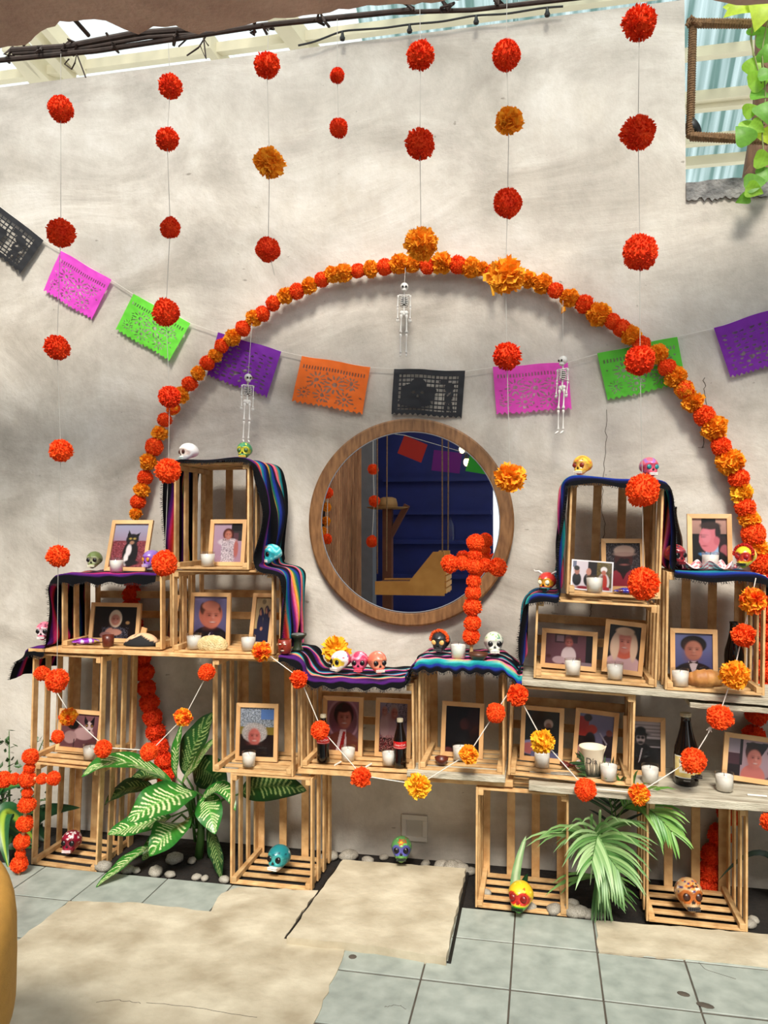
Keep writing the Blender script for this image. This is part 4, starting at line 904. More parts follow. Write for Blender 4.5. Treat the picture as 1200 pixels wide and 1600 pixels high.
cloth('striped_blanket', 'short striped blanket with a teal and blue front edge under the centre flower cross',
      [(-.552, .955), (-.535, .975), (-.522, 1.002), (-.50, 1.012), (-.33, 1.013), (-.17, 1.012), (-.135, .99), (-.105, .955), (-.08, .957)],
      3.215, 3.58, None, seed=19, edge=.042, n=90, seq='c', passes=4)
rt = lambda k, x: rtop(k, x) + .001
cloth('striped_blanket', 'striped blanket over the top right crate, frayed along its dark edge',
      [(-.085, .99), (-.06, 1.02), (-.062, 1.12), (-.055, 1.25), (-.045, 1.286), (-.015, 1.298), (.07, 1.292), (.088, 1.31), (.092, 1.42), (.098, 1.60), (.105, 1.762), (.125, 1.786), (.30, rt('N', .30)), (.44, rt('N', .44)), (.49, 1.752), (.502, 1.70), (.502, 1.55), (.492, 1.43), (.505, 1.40), (.60, rt('O', .60)), (.83, rt('O', .83)), (.865, 1.375), (.872, 1.30)],
      3.243, 3.60, None, seed=13, edge=.036, n=230, seq='d', passes=4)

# ------------------------------------------------------------------ candles in glass tumblers
M_TUMB = glassy('tumbler_glass', (.95, .95, .95), .05, .25)
M_WICK = mat('wick', C(60, 54, 46), .9)
cand = None
def candle(u, yb, zs, label, s=1.0):
    global cand
    r, h = .0345, .070
    if cand is None:
        c = thing('candle', label, 'candle', group='white candles in glass tumblers')
        part('tumbler', lathe([(r*.86, 0), (r*.9, .002), (r*.94, h*.5), (r, h), (r*.96, h), (r*.9, h*.5), (r*.84, .004), (0.0005, .004)], 20), M_TUMB, c, smooth=True)
        part('wax', lathe([(r*.82, .0045), (r*.885, h*.5), (r*.93, h*.84), (r*.6, h*.82), (.0005, h*.80)], 20), M_WAX, c, smooth=True)
        part('wick', tube([(0, 0, h*.8), (.001, 0, h*.92), (.003, 0, h*1.0)], .0011, 5), M_WICK, c)
        cand = c
    else: c = copy_tree(cand); c['label'] = label
    c.location = (xcol(u, yb, zs + .03), yb, zs + .0005); c.scale = (s, s, s); c.rotation_euler.z = r_.uniform(0, 6)
    return c
candle(324.5, 3.31, ftop('L', -1.43), 'white candle in a glass beside the photo of the woman in a patterned dress')
candle(182, 3.31, rtop('J', -1.9) + .008, 'white candle in a glass in front of the cat photo', .95)
candle(303, 3.31, ftop('K', -1.5), 'white candle in a glass at the left foot of the balding man photo', 1.02)
candle(388, 3.31, ftop('K', -1.26), 'white candle in a glass near the photo of three people in dark blue')
candle(141, 3.33, ftop('B', -2.1), 'white candle in a glass beside the dog photo')
candle(389, 3.34, ftop('F', -1.27), 'white candle in a glass below the photo of the curly grey haired person', .95)
candle(544, 3.36, ftop('G', -.8), 'white candle in a glass below the photo of the red tie man', .95)
candle(608, 3.33, ftop('G', -.6), 'white candle in a glass beside the soda bottle with the visible red label', .95)
candle(719, 3.40, ftop('H', -.3), 'white candle in a glass in front of the very dark photo')
candle(716, 3.31, 1.018, 'white candle in a glass between the black skull and the centre flower cross', 1.0)
candle(847, 3.38, ftop('I', 0), 'white candle in a glass behind the yellow flower, left of the paper cup')
candle(951, 3.29, ftop('I', .25), 'white candle in a glass right of the paper cup', 1.05)
candle(1016, 3.35, .530, 'white candle in a glass in front of the black and white photo', 1.05)
candle(1132, 3.31, .529, 'white candle in a glass in front of the bare shouldered person photo', 1.05)
candle(895, 3.34, ftop('M', .1), 'white candle in a glass in front of the old man photo')
candle(961, 3.33, ftop('M', .3), 'white candle in a glass in front of the blonde woman photo')
candle(1063, 3.31, ftop('O', .55), 'white candle in a glass at the left foot of the bow tie portrait', 1.02)
candle(929, 3.30, ftop('N', .2), 'white candle in a glass in front of the loose photo print', 1.02)
candle(1110, 3.36, rtop('O', .72) + .012, 'white candle in a glass wrapped round with checked paper, top of the right crate')

# ------------------------------------------------------------------ painted skulls
M_EYE = mat('dark_paint', C(14, 12, 14), .3)
M_TEETH = vcol('teeth_paint', .35)
def skull_shape(d, o):
    x, y, z = d                                        # unit direction, face towards -y
    hx, hy, hz = .40, .50, .42
    px, py, pz = x * hx, y * hy + .06, z * hz + .60
    if z < 0:                                          # lower half: face and jaw in front, short behind
        front = max(0, min(1, (-y + .35) / .9)); front = front * front * (3 - 2 * front)
        drop = -z
        pz = .60 - drop * (.30 + .29 * front)
        k = 1 - .30 * drop * front
        px *= k
        py = py * (1 - .10 * drop) - .03 * front * drop
    f = max(0, -y)
    if f > .15:
        for sx_ in (-1, 1):                            # eye sockets and cheekbones
            e = ((px - sx_ * .165) / .125) ** 2 + ((pz - .50) / .125) ** 2
            py += .12 * math.exp(-e * 1.1) * f
            c = ((px - sx_ * .23) / .10) ** 2 + ((pz - .34) / .06) ** 2
            py -= .035 * math.exp(-c) * f
        n = (px / .06) ** 2 + ((pz - .36) / .075) ** 2
        py += .07 * math.exp(-n) * f
        b = (pz - .235) / .05
        py -= .02 * math.exp(-b * b) * f
        b = (px / .3) ** 2 + ((pz - .665) / .05) ** 2
        py -= .025 * math.exp(-b) * f
    # narrower temples behind the cheeks
    tq = (pz - .46) / .13; ty = (py + .12) / .16
    px *= 1 - .10 * math.exp(-tq * tq - ty * ty)
    return px, py, max(0.0, pz)
def dots(p, n, r, seed, front=True):
    g = random.Random(seed); cs = []
    for _ in range(n):
        a, b = g.uniform(0, 6.28), g.uniform(-.1, 1); q = math.sqrt(max(0, 1 - b * b)); cs.append((q*math.cos(a)*.4, q*math.sin(a)*.5 + .06, b*.42 + .6))
    return cs
def skull(label, u, yb, zs, hpx, turn, base, ring=None, eye='0e0c0e', jaw=None, teeth='f2ece0', back=None, dotc=None, nd=40, flower=None, gloss=None, swirl=None, nose='120e10', tilt=0, seed=1, lip=None, extra=None, mouth='5a2020'):
    zc = zs + .05
    hgt = hpx / 1210 * yb * 1.12; tilt = tilt or (-18 if zs < .6 else -8); zs += .04 * hgt
    o = thing('painted_skull', label, 'skull', (xcol(u, yb, zc), yb, zs), (math.radians(tilt), 0, math.radians(turn)), 'painted clay skulls')
    nu, nv = 56, 42
    B, R_, J_, K_ = [np.array(hexc(h)) for h in (base, ring or base, jaw or base, back or base)]
    V, cols = [], []
    dd = dots(None, nd, 0, seed) if dotc else []
    dcols = [np.array(hexc(h)) for h in (dotc if isinstance(dotc, (list, tuple)) else [dotc])] if dotc else []
    fl = [np.array(hexc(h)) for h in flower] if flower else None
    for i in range(nv + 1):
        t = math.pi * i / nv
        for k in range(nu):
            a = 2 * math.pi * k / nu
            d = (math.sin(t) * math.cos(a), math.sin(t) * math.sin(a), -math.cos(t))
            p = skull_shape(d, None); V.append(tuple(c * hgt for c in p))
            x, y, z = p; c = B
            if y > .12: c = K_
            if swirl is not None and math.sin(z * 26 + 3.0 * math.sin(y * 9 + x * 4)) > .45 and (y > -.15 or z > .65): c = np.array(hexc(swirl))
            if y < .1 and z < .30: c = J_
            if fl is not None and y < .0:
                q = math.hypot(x, z - .80); an = math.atan2(z - .80, x)
                if q < .13 * (.7 + .3 * math.cos(6 * an)): c = fl[0]
                if q < .045: c = fl[-1]
            for m_, (cx, cy, cz) in enumerate(dd):
                if (x-cx)**2 + (y-cy)**2 + (z-cz)**2 < .0016: c = dcols[m_ % len(dcols)]
            if y < 0:
                for sx_ in (-1, 1):
                    e = math.hypot(x - sx_ * .17, z - .52)
                    if e < .19 and ring: c = R_ * (1 if math.sin(14 * math.atan2(z - .5, x - sx_*.165)) > -.4 or e < .14 else .75)
                if (x / .05) ** 2 + ((z - .37) / .065) ** 2 < 1: c = np.array(hexc(nose))
                if lip and .12 < z < .29 and abs(x) < .24: c = np.array(hexc(lip))
            cols.append(c)
    Fc = [(i*nu+k, i*nu+(k+1) % nu, (i+1)*nu+(k+1) % nu, (i+1)*nu+k) for i in range(nv) for k in range(nu)]
    part('cranium', (V, Fc), M_VC, o, cols, True)
    em = MATS.get('eye_' + eye) or mat('eye_' + eye, hexc(eye), .3)
    for sx_ in (-1, 1):
        part('eye', ball((0, 0, 0), (.112*hgt, .06*hgt, .112*hgt), 14, 8), em, o, loc=(sx_*.17*hgt, -.325*hgt, .52*hgt), smooth=True)
    tv, tc_ = [], []
    for row, zt in enumerate((.225, .165)):
        for q in range(6):
            x = (q - 2.5) * .062; y = -.405 + .9 * x * x + (.02 if row else 0)
            tv.append(bbox((x - .028)*hgt, (x + .028)*hgt, (y)*hgt, (y + .10)*hgt, (zt - .022)*hgt, (zt + .024)*hgt, .006*hgt))
    part('teeth', join(*tv), MATS.get('teeth_' + teeth) or mat('teeth_' + teeth, hexc(teeth), .35), o)
    if extra: extra(o, hgt)
    return o
def crown(col):
    def f(o, h):
        m = MATS.get('crown_' + col) or mat('crown_' + col, hexc(col), .6)
        for k in range(13):
            a = math.pi * (-.02 + 1.04 * k / 12)
            q = link('crown_flower', POM_ME['bead'], o, (.37*h*math.cos(a), -.16*h, (.66 + .36*math.sin(a))*h), (a, k, 0), .085*h)
            q.material_slots[0].link = 'OBJECT'; q.material_slots[0].material = m
    return f
def horns(o, h):
    for s in (-1, 1):
        part('horn', tube([(s*.22*h, 0, .92*h), (s*.42*h, 0, 1.04*h), (s*.60*h, 0, 1.02*h), (s*.66*h, 0, 1.12*h)], [.05*h, .045*h, .03*h, .008*h], 8), M_WHITE, o, smooth=True)
def onr(k, u, Y): return rtop(k, xcol(u, Y, rtop(k, CR[k]['x0'] + .1)))
CL = .008
skull('glossy white skull facing left on the top left crate', 291, 3.42, rtop('L', -1.5) + CL, 31, -38, 'f2f1ee', ring='e8d8cc', eye='4a241c', nose='3a2018', teeth='c8d8d4')
skull('green and yellow skull with red sides on the top left crate', 381, 3.40, rtop('L', -1.4) + CL + .003, 29, 6, '3f8a5a', ring='c8c83a', eye='3a5a28', jaw='5a8a3a', back='a81f24', dotc=('e8e05a', '1d6a4a'), teeth='d8b84a')
skull('dark metallic green skull on the left striped blanket', 146, 3.40, rtop('J', -2.0) + CL, 29, 8, '6f7f48', ring='a8b088', jaw='a8ae84', back='3f5230', teeth='e4e4c8')
skull('purple skull peeping from behind a hanging flower ball, right of the cat photo', 234, 3.38, rtop('J', -1.75) + CL, 31, -25, '8a6ab8', ring='9a5ac0', eye='c88a2a', jaw='a890cc', back='5a3a90', teeth='c8b0dc')
skull('turquoise skull facing left on the blanket, right of the top left crate', 421, 3.36, 1.397, 32, -34, '36bcc4', ring='28a0ac', jaw='46c8cc', swirl='98e4e4', flower=('c83a2c', 'e8d080'), teeth='f0efe8')
skull('pink skull with a starred forehead at the far left end of the blanket', 68, 3.36, 1.018, 31, 10, 'e0708a', ring='f0d8dc', jaw='e87890', dotc=('4a1a3a', '2a2a2a', 'b8385a'), nd=26, teeth='f4f0ec')
skull('white skull with yellow flower eyes, leftmost of the three on the sagging blanket', 529, 3.34, .922, 33, -35, 'ece8e4', ring='e8c83a', jaw='efece6', back='c04a62', dotc=('2a5aa0', 'd04a6a'), nd=18, teeth='ded8d0')
skull('raspberry red skull, middle of the three on the sagging blanket', 561, 3.34, .922, 33, 5, 'c83a5e', ring='dc5f80', jaw='d83a54', swirl='e890a8', teeth='e05a70', mouth='a01a30')
skull('coral orange skull, rightmost of the three on the sagging blanket', 591, 3.34, .922, 34, 30, 'e2745a', ring='ec9470', jaw='dc4a3c', back='d85040', dotc=('8a2a5a', 'f0a880'), nd=14, teeth='f4e4d8')
skull('black skull with gold eyes and an orange flower crown', 687, 3.36, 1.018, 33, -12, '262426', eye='d8a860', jaw='302e30', teeth='4a484a', nose='0c0c0c', extra=crown('e8601c'))
skull('pale green and white skull with big black eyes, right of the centre flower cross', 772, 3.36, 1.018, 34, 10, 'd8dcc8', ring='e8e8dc', jaw='e8e6d0', back='7ab060', dotc=('3f9a4a', '8ac86a', '2f7a6a'), nd=44, teeth='f0ece0')
skull('yellow skull facing left on top of the top right crate', 908, 3.40, rtop('N', .18) + CL, 31, -32, 'e8bc3a', ring='e8b050', eye='7a2418', jaw='f0d880', back='eaa42a', dotc=('8a2a1a',), nd=10, swirl='e0862a', teeth='f0e8d8')
skull('pink skull with teal eyes on the right end of the top right crate', 1016, 3.40, rtop('N', .42) + CL, 30, 20, 'dc6478', ring='d8506a', eye='1d7a80', jaw='d8485a', back='b03a50', swirl='a06ab0', teeth='f4ece4')
skull('small red and teal skull with white horns', 853, 3.36, rtop('M', .02) + CL, 30, -25, 'c0342c', ring='e8a030', eye='e8e0c0', jaw='48b0b0', back='8a1c20', teeth='1c1a1a', extra=horns)
skull('dark red mottled skull lying beside the beer bottle on the right crate', 1058, 3.34, rtop('O', .57) + CL, 32, 32, '9a2630', ring='8a1c26', jaw='701820', dotc=('c87a3a', '2a3a4a', 'c03a44'), nd=40, teeth='7a2028')
skull('yellow skull with a braided red crown, right end of the top shelf', 1163, 3.35, rtop('O', .80) + CL, 32, -36, 'e0c42c', ring='c83a1c', eye='a01c18', jaw='e4d040', teeth='28302a', nose='c84a3a', extra=lambda o, h: [crown('c8281c')(o, h)])
skull('dark red skull with white dots inside the far left floor crate', 108, 3.36, ftop('A', -2.2), 37, 8, '8e1230', ring='7a0e28', jaw='8a1230', dotc=('f0e0e0',), nd=60, teeth='f0d8d8')
skull('teal skull inside the tall floor crate left of the cement slab', 431, 3.36, ftop('C', -1.2), 40, -12, '1f7f86', ring='3fa8a8', jaw='2a8a90', dotc=('e8f0f0', '0e4a58'), nd=16, teeth='f0ece0', lip='e8e0d8')
skull('small green skull with a red topped head, on the edge of the cement slab', 627, 3.52, .028, 37, 8, '5a9a58', ring='5a5ab0', jaw='6aa040', back='2c3a5a', dotc=('c83a2c', '8ad06a'), nd=30, flower=('e0482a', 'e8c83a'), teeth='28302a')
skull('yellow, red and green skull on the tiles at the front of a floor crate', 811, 3.215, .0, 43, -12, 'e8c42a', ring='c8281c', eye='7a1410', jaw='58b82c', back='b01c20', dotc=('d8401c', 'f0e060'), nd=22, teeth='20301c', nose='a01c18', lip='48a828')
skull('brown skull with ornate floral painting inside the floor crate behind the palm', 1080, 3.33, ftop('E', .64), 44, 8, 'c8a070', ring='b8642a', eye='3a1c10', jaw='cfb088', back='8a5030', dotc=('3a2420', 'f0e0d0', 'd8702a', '4a3a6a'), nd=80, flower=('e0861c', '7a2414'), teeth='2c2a2c')
skull('orange and black grinning skull half behind a flower ball, right of labelled beer bottle', 1083, 3.36, .530, 40, 12, 'd8901c', ring='c87a14', jaw='dca02c', teeth='181010', lip='180e0c')
skull('tiny white and red skull figurine next to the paper cup', 908, 3.34, ftop('I', .17), 18, 10, 'e0d4cc', ring='c8b0a0', jaw='d8c8b8', dotc=('a8241c',), nd=40, flower=('b8241c', 'b8241c'), teeth='a89080')

# ------------------------------------------------------------------ round mirror
M_RING = mat('walnut_veneer', C(102, 68, 40), .45, scale=5, stretch=(14, 3, 3), col2=C(142, 102, 64))
mo = thing('round_mirror', 'round mirror with a wide brown wooden rim, centred on the wall', 'mirror', (-.623, YW, 1.602))
ringprof = [(.430, -.030), (.432, -.043), (.440, -.045), (.490, -.045), (.498, -.040), (.498, 0), (.430, 0), (.430, -.030)]
g = lathe(ringprof, 96, False)
part('rim', xf(g, Matrix.Rotation(-math.pi/2, 4, 'X') @ Matrix.Scale(-1, 4, (0, 0, 1)) @ Matrix.Scale(1, 4)) if False else ([(x, z, y) for x, y, z in g[0]], g[1]), M_RING, mo)
M_MIR = bpy.data.materials.new('silver_glass'); M_MIR.use_nodes = True
b_ = M_MIR.node_tree.nodes['Principled BSDF']; b_.inputs['Metallic'].default_value = 1; b_.inputs['Roughness'].default_value = .01; b_.inputs['Base Color'].default_value = (.86, .88, .88, 1)
n_ = 96
part('inner_edge', tube([(.432*math.cos(2*math.pi*k/n_), -.045, .432*math.sin(2*math.pi*k/n_)) for k in range(n_ + 1)], .0024, 5, False), M_GREYP, mo)
part('glass', ([(.431*math.cos(2*math.pi*k/n_), YM - YW, .431*math.sin(2*math.pi*k/n_)) for k in range(n_)], [tuple(range(n_))]), M_MIR, mo)

# ------------------------------------------------------------------ cut paper banner
YP = 3.682
bn = thing('paper_banner', 'line of nine cut tissue paper flags in black, pink, green, purple and orange', 'banner', tuple(at(620, 577, YP)))
def flag_mask(kind, nx, ny, seed):
    X, Y = np.meshgrid((np.arange(nx) + .5) / nx, (np.arange(ny) + .5) / ny); M_ = np.ones((ny, nx), bool); g = np.random.default_rng(seed)
    def cut(m): M_[m] = False
    def keep(m): M_[m] = True
    def el(cx, cy, rx, ry, a=0):
        ca, sa = math.cos(a), math.sin(a); dx, dy = X - cx, Y - cy; return ((dx*ca + dy*sa)/rx)**2 + ((-dx*sa + dy*ca)/ry)**2 < 1
    if kind == 'lattice':
        gx, gy = (X * 17) % 1, (Y * 11) % 1
        cut((gx > .22) & (gy > .25) & (X > .08) & (X < .92) & (Y > .11) & (Y < .88))
        for a in ((.36, .55, .25, .17, 0), (.36, .36, .12, .16, 0), (.22, .44, .09, .12, .4), (.5, .46, .13, .1, -.3), (.32, .72, .24, .1, 0), (.8, .36, .07, .1, 0), (.8, .54, .06, .16, .1), (.77, .75, .025, .14, .1), (.84, .76, .025, .14, -.15), (.72, .24, .06, .06, 0)): keep(el(*a))
        for a in ((.3, .5, .025, .03, 0), (.42, .5, .025, .03, 0), (.36, .58, .02, .03, 0), (.8, .5, .015, .05, .5)): cut(el(*a))
    elif kind == 'rays':
        for r in range(9):
            for k in range(7):
                a = g.uniform(-.25, .25); cut(el(.12 + .76 * k / 6 + g.uniform(-.03, .03), .2 + .66 * r / 8, .035 * g.uniform(.6, 1.3), .011 + .012 * g.random(), a))
        for k in range(4): cut(el(.3 + .13 * k, .62 + .1 * (k % 2), .03, .045, .7))
    else:
        for k in range(22): cut((abs(X - (.06 + .88 * k / 21)) < .012) & (Y > .17) & (Y < .235))
        for cx, cy, R in ((.28, .45, .15), (.55, .5, .17), (.78, .42, .12), (.4, .76, .13), (.72, .76, .13), (.14, .74, .10)):
            for k in range(11):
                a = 6.283 * k / 11 + seed; cut(el(cx + R * .68 * math.cos(a), cy + R * .9 * math.sin(a), R * .30, R * .09, a))
            cut(el(cx, cy, R * .22, R * .28))
        for k in range(40): cut(el(g.uniform(.06, .94), g.uniform(.28, .9), .022, .011, g.uniform(0, 3)))
    # scalloped lower edge
    cut(Y > .975 + .018 * np.cos(X * 82)); M_[:int(ny*.12)] = True; M_[:, :2] |= Y[:, :2] < .95; M_[:, -2:] |= Y[:, -2:] < .95
    return M_
def flag(cs, colhex, kind, seed):
    TL, TR, BL, BR = [at(*c, YP) for c in cs]; nx, ny = 96, 66
    m = flag_mask(kind, nx, ny, seed); base = np.array(hexc(colhex)); V, Fc = [], []
    o0 = bn.location; used = {}
    rgf = random.Random(seed); ph = rgf.uniform(0, 6)
    def vid(i, j):
        if (i, j) not in used:
            s, t = i / nx, j / ny
            p = TL.lerp(TR, s).lerp(BL.lerp(BR, s), t)
            bulge = .008 * math.sin(s * 7 + ph + t * 2) * t + .010 * t * math.sin(s * 3.1 + ph) - .012 * t * (1 - t) + .003 * mnoise.noise(Vector((s * 9, t * 7, seed)))
            used[(i, j)] = len(V); V.append((p.x - o0.x, min(p.y - .004 + bulge * .7, YW - .003) - o0.y, p.z - o0.z + .002 * math.sin(s * 9 + ph)))
        return used[(i, j)]
    for j in range(ny):
        for i in range(nx):
            if m[j, i]: Fc.append((vid(i, j), vid(i, j+1), vid(i+1, j+1), vid(i+1, j)))
    cols = [base * (1 + .08 * mnoise.noise(Vector(v) * 30)) for v in V]
    part('flag', (V, Fc), M_PAPER, bn, cols)
FL = [([(-42,290),(69,376),(-75,345),(33,429)],'26272c','lattice',1), ([(96,392),(175,438),(68,455),(142,500)],'ee4fd8','flora',2), ([(209,460),(298,505),(180,516),(266,565)],'6cdc3c','flora',3),
      ([(341,520),(440,549),(323,588),(418,622)],'7a1fa8','rays',4), ([(472,556),(579,574),(457,628),(566,648)],'f8741c','flora',5), ([(616,576),(727,580),(612,648),(721,654)],'26272c','lattice',6),
      ([(770,574),(887,566),(776,649),(893,640)],'ee4fc8','flora',7), ([(933,553),(1058,526),(950,627),(1071,600)],'5ccb34','flora',8), ([(1115,513),(1222,478),(1141,591),(1236,566)],'7a18a4','rays',9)]
for k in FL: flag(*k)
lp = []
for cs, *_ in FL: lp += [cs[0], cs[1]]
part('string', tube([at(u, v, YP) - bn.location for u, v in lp], .0018, 4), M_STR, bn)

# ------------------------------------------------------------------ little plastic skeletons
def skeleton(label, u, vtop, vbot, Y, top, turn=0, swing=0):
    p = at(u, vtop, Y); H = p.z - at(u, vbot, Y).z
    o = thing('plastic_skeleton', label, 'skeleton', tuple(p), (0, math.radians(swing), math.radians(turn)), 'plastic skeletons hanging from threads'); h = H
    part('thread', tube([(0, 0, 0), tuple(Matrix.Rotation(-math.radians(turn), 3, 'Z') @ (at(*top, Y) - p))], .0010, 4), M_STR, o)
    part('skull', join(ball((0, 0, -.055*h), (.056*h, .062*h, .056*h), 16, 10), ball((0, -.022*h, -.104*h), (.035*h, .036*h, .028*h), 12, 8)), M_WHITE, o, smooth=True)
    for s in (-1, 1): part('eye', ball((s*.022*h, -.056*h, -.066*h), (.015*h, .010*h, .016*h), 8, 6), M_BLACK, o)
    part('spine', tube([(0, 0, -.11*h), (0, .008*h, -.2*h), (0, .008*h, -.32*h), (0, 0, -.40*h)], .010*h, 6), M_WHITE, o)
    rb_ = []
    for k in range(6):
        z = -.185*h - k*.024*h; w = (.052 + .014*math.sin(math.pi*k/5))*h
        rb_.append(tube([(w*math.cos(a), .012*h + .040*h*math.sin(a), z - .012*h*math.sin(a)) for a in np.linspace(-math.pi*.5 + .25, 1.5*math.pi - .25, 15)], .0062*h, 5))
    part('rib_cage', join(*rb_, tube([(-.075*h, 0, -.165*h), (0, -.012*h, -.172*h), (.075*h, 0, -.165*h)], .008*h, 6), tube([(0, -.028*h, -.18*h), (0, -.03*h, -.29*h)], .007*h, 5)), M_WHITE, o)
    part('chest_core', ball((0, .008*h, -.245*h), (.045*h, .030*h, .06*h), 12, 8), M_BLACK, o)  # black ball that darkens the gaps between the ribs
    part('pelvis', join(ball((-.028*h, 0, -.405*h), (.032*h, .018*h, .030*h), 10, 8), ball((.028*h, 0, -.405*h), (.032*h, .018*h, .030*h), 10, 8), ball((0, 0, -.425*h), (.02*h, .015*h, .02*h), 8, 6)), M_WHITE, o, smooth=True)
    def bone(a, b, r): 
        a, b = Vector(a), Vector(b); return tube([a, a.lerp(b, .08), a.lerp(b, .2), a.lerp(b, .8), a.lerp(b, .92), b], [r*1.2, r*1.7, r*.75, r*.75, r*1.6, r*1.1], 7)
    for s in (-1, 1):
        sx_ = s*.082*h
        part('arm', join(bone((sx_, 0, -.17*h), (sx_*1.05, .005*h, -.33*h), .010*h), bone((sx_*1.05, .005*h, -.335*h), (sx_*1.0, -.01*h, -.49*h), .009*h), *[tube([(sx_ + (q-1.5)*.009*h, -.01*h, -.49*h), (sx_ + (q-1.5)*.012*h, -.014*h, -.545*h + abs(q-1.5)*.008*h)], .004*h, 4) for q in range(4)]), M_WHITE, o, smooth=True)
        lx = s*.036*h
        part('leg', join(bone((lx, 0, -.43*h), (lx*1.1, -.006*h, -.68*h), .013*h), bone((lx*1.1, -.006*h, -.69*h), (lx*1.05, .004*h, -.95*h), .011*h), tube([(lx*1.05, .012*h, -.955*h), (lx*1.1, -.03*h, -.985*h), (lx*1.15, -.055*h, -.995*h)], [.014*h, .012*h, .008*h], 6)), M_WHITE, o, smooth=True)
    return o
skeleton('plastic skeleton hanging below the top of the flower arch', 632, 442, 558, 3.60, (633, 418), 10, 1)
skeleton('plastic skeleton hanging in front of the purple paper flag, left of the mirror', 388, 584, 692, 3.55, (391, 505), 35, 2.0)
skeleton('plastic skeleton hanging in front of the pink paper flag, right of the mirror', 880, 556, 678, 3.55, (876, 470), -40, 3)

# ------------------------------------------------------------------ bottles, cup, food and small offerings
M_DKGLASS = mat('dark_bottle_glass', C(16, 10, 9), .06, spec=.6)
M_COLA = mat('cola_red', C(190, 22, 24), .4)
def text(body, size, m, parent, R, z, name='lettering', ang=0.0, shear=0.0):
    """Flat lettering wrapped round an upright cylinder of radius R, facing the camera side."""
    cu = bpy.data.curves.new('lettering', 'FONT'); cu.body = body; cu.size = size; cu.align_x = 'CENTER'; cu.shear = shear; cu.resolution_u = 3
    to = bpy.data.objects.new('lettering_source', cu); COL.objects.link(to)
    dg = bpy.context.evaluated_depsgraph_get(); me = bpy.data.meshes.new_from_object(to.evaluated_get(dg)); bpy.data.objects.remove(to)
    for v in me.vertices:
        x, y = v.co.x, v.co.y; a = x / R + ang; v.co = (R * math.sin(a), -R * math.cos(a), z + y)
    me.materials.clear(); me.materials.append(m); return link(name, me, parent)
def bottle(label, u, Y, z, prof, m, cap=None, group=None):
    o = thing('bottle', label, 'bottle', (xcol(u, Y, z + .1), Y, z), (0, 0, math.radians(-12 * (u - 846) / 400)), group)
    part('glass', lathe(prof, 28), m, o, smooth=True)
    if cap: part('cap', lathe(cap[0], 20), cap[1], o, smooth=False)
    return o
cola = [(.024, 0), (.027, .004), (.028, .03), (.0265, .055), (.0285, .085), (.0285, .115), (.024, .14), (.017, .165), (.0125, .185), (.0125, .205), (.001, .206)]
M_CAP = mat('pale_cap', C(196, 186, 160), .4, metal=.3)
for u, Y, lab in ((505, 3.33, 'dark soda bottle half hidden behind an orange flower ball, left in its crate'), (625, 3.31, 'dark soda bottle with its red label in view, right in its crate')):
    o = bottle(lab, u, Y, ftop('G', xcol(u, Y, .55)), cola, M_DKGLASS, ([(.014, .196), (.0145, .2), (.0135, .21), (.001, .212)], M_CAP), 'soda bottles with red labels')
    part('label_band', lathe([(.0288, .086), (.0291, .087), (.0291, .115), (.0288, .116)], 28, False), M_COLA, o, smooth=True)
    text('Coca-Cola', .0125, M_WHITE, o, .0294, .0985, shear=.25); text('Coca-Cola', .0125, M_WHITE, o, .0294, .0985, ang=3.1, shear=.25)
    part('label_line', lathe([(.0293, .0895), (.0293, .0905)], 28, False), M_WHITE, o)
big = [(.036, 0), (.040, .005), (.041, .02), (.041, .115), (.038, .14), (.028, .175), (.020, .21), (.0165, .235), (.0165, .255), (.018, .256), (.018, .264), (.001, .265)]
o = bottle('big dark beer bottle with a yellow label on the grey shelf', 1072, 3.37, .530, [(r * 1.18, z * 1.08) for r, z in big], M_DKGLASS, ([(.021, .274), (.0225, .278), (.0215, .288), (.001, .290)], M_CAP))
M_LAB = mat('yellow_paper_label', C(214, 182, 88), .6, scale=20, col2=C(232, 212, 150))
R = .0486
def arc(r, z0, z1, a0, a1, n=18): return grid(lambda s, t: (r*math.sin(a0+(a1-a0)*s), -r*math.cos(a0+(a1-a0)*s), z0+(z1-z0)*t), n, 1)
part('paper_label', arc(R, .034, .122, -1.15, 1.05), M_WHITE, o); part('label_field', arc(R + .0002, .038, .118, -1.10, 1.0), M_LAB, o)
part('label_panel', arc(R + .0004, .055, .113, -.62, .62), mat('cream_print', C(228, 220, 196), .6), o)
M_INK = mat('dark_print', C(30, 30, 34), .6); M_AMB = mat('amber_print', C(176, 116, 40), .6)
text('Victoria', .022, M_INK, o, R + .0008, .092, shear=.3); 
g1 = join(arc(R + .0008, .064, .080, -.36, -.20, 4), arc(R + .0008, .064, .084, -.16, .0, 4), arc(R + .0008, .064, .076, .02, .12, 4)); part('label_emblem', g1, M_AMB, o)
part('label_emblem', arc(R + .0008, .066, .078, .3, .52, 4), mat('green_print', C(110, 120, 60), .6), o)
text('MEXICO', .007, M_WHITE, o, R + .0002, .022)
o = bottle('dark beer bottle with a white neck label behind the red mottled skull', 1052, 3.43, rtop('O', .6) + .008, [(r * .92, z * .98) for r, z in big], M_DKGLASS)
part('neck_label', lathe([(.0345, .118), (.0355, .12), (.029, .158), (.0285, .159)], 24, False), M_WHITE, o, smooth=True)
bottle('dark bottle standing in the shade at the right of the bow tie portrait', 1147, 3.48, ftop('O', .75), [(r * .95, z * .95) for r, z in big], M_DKGLASS)

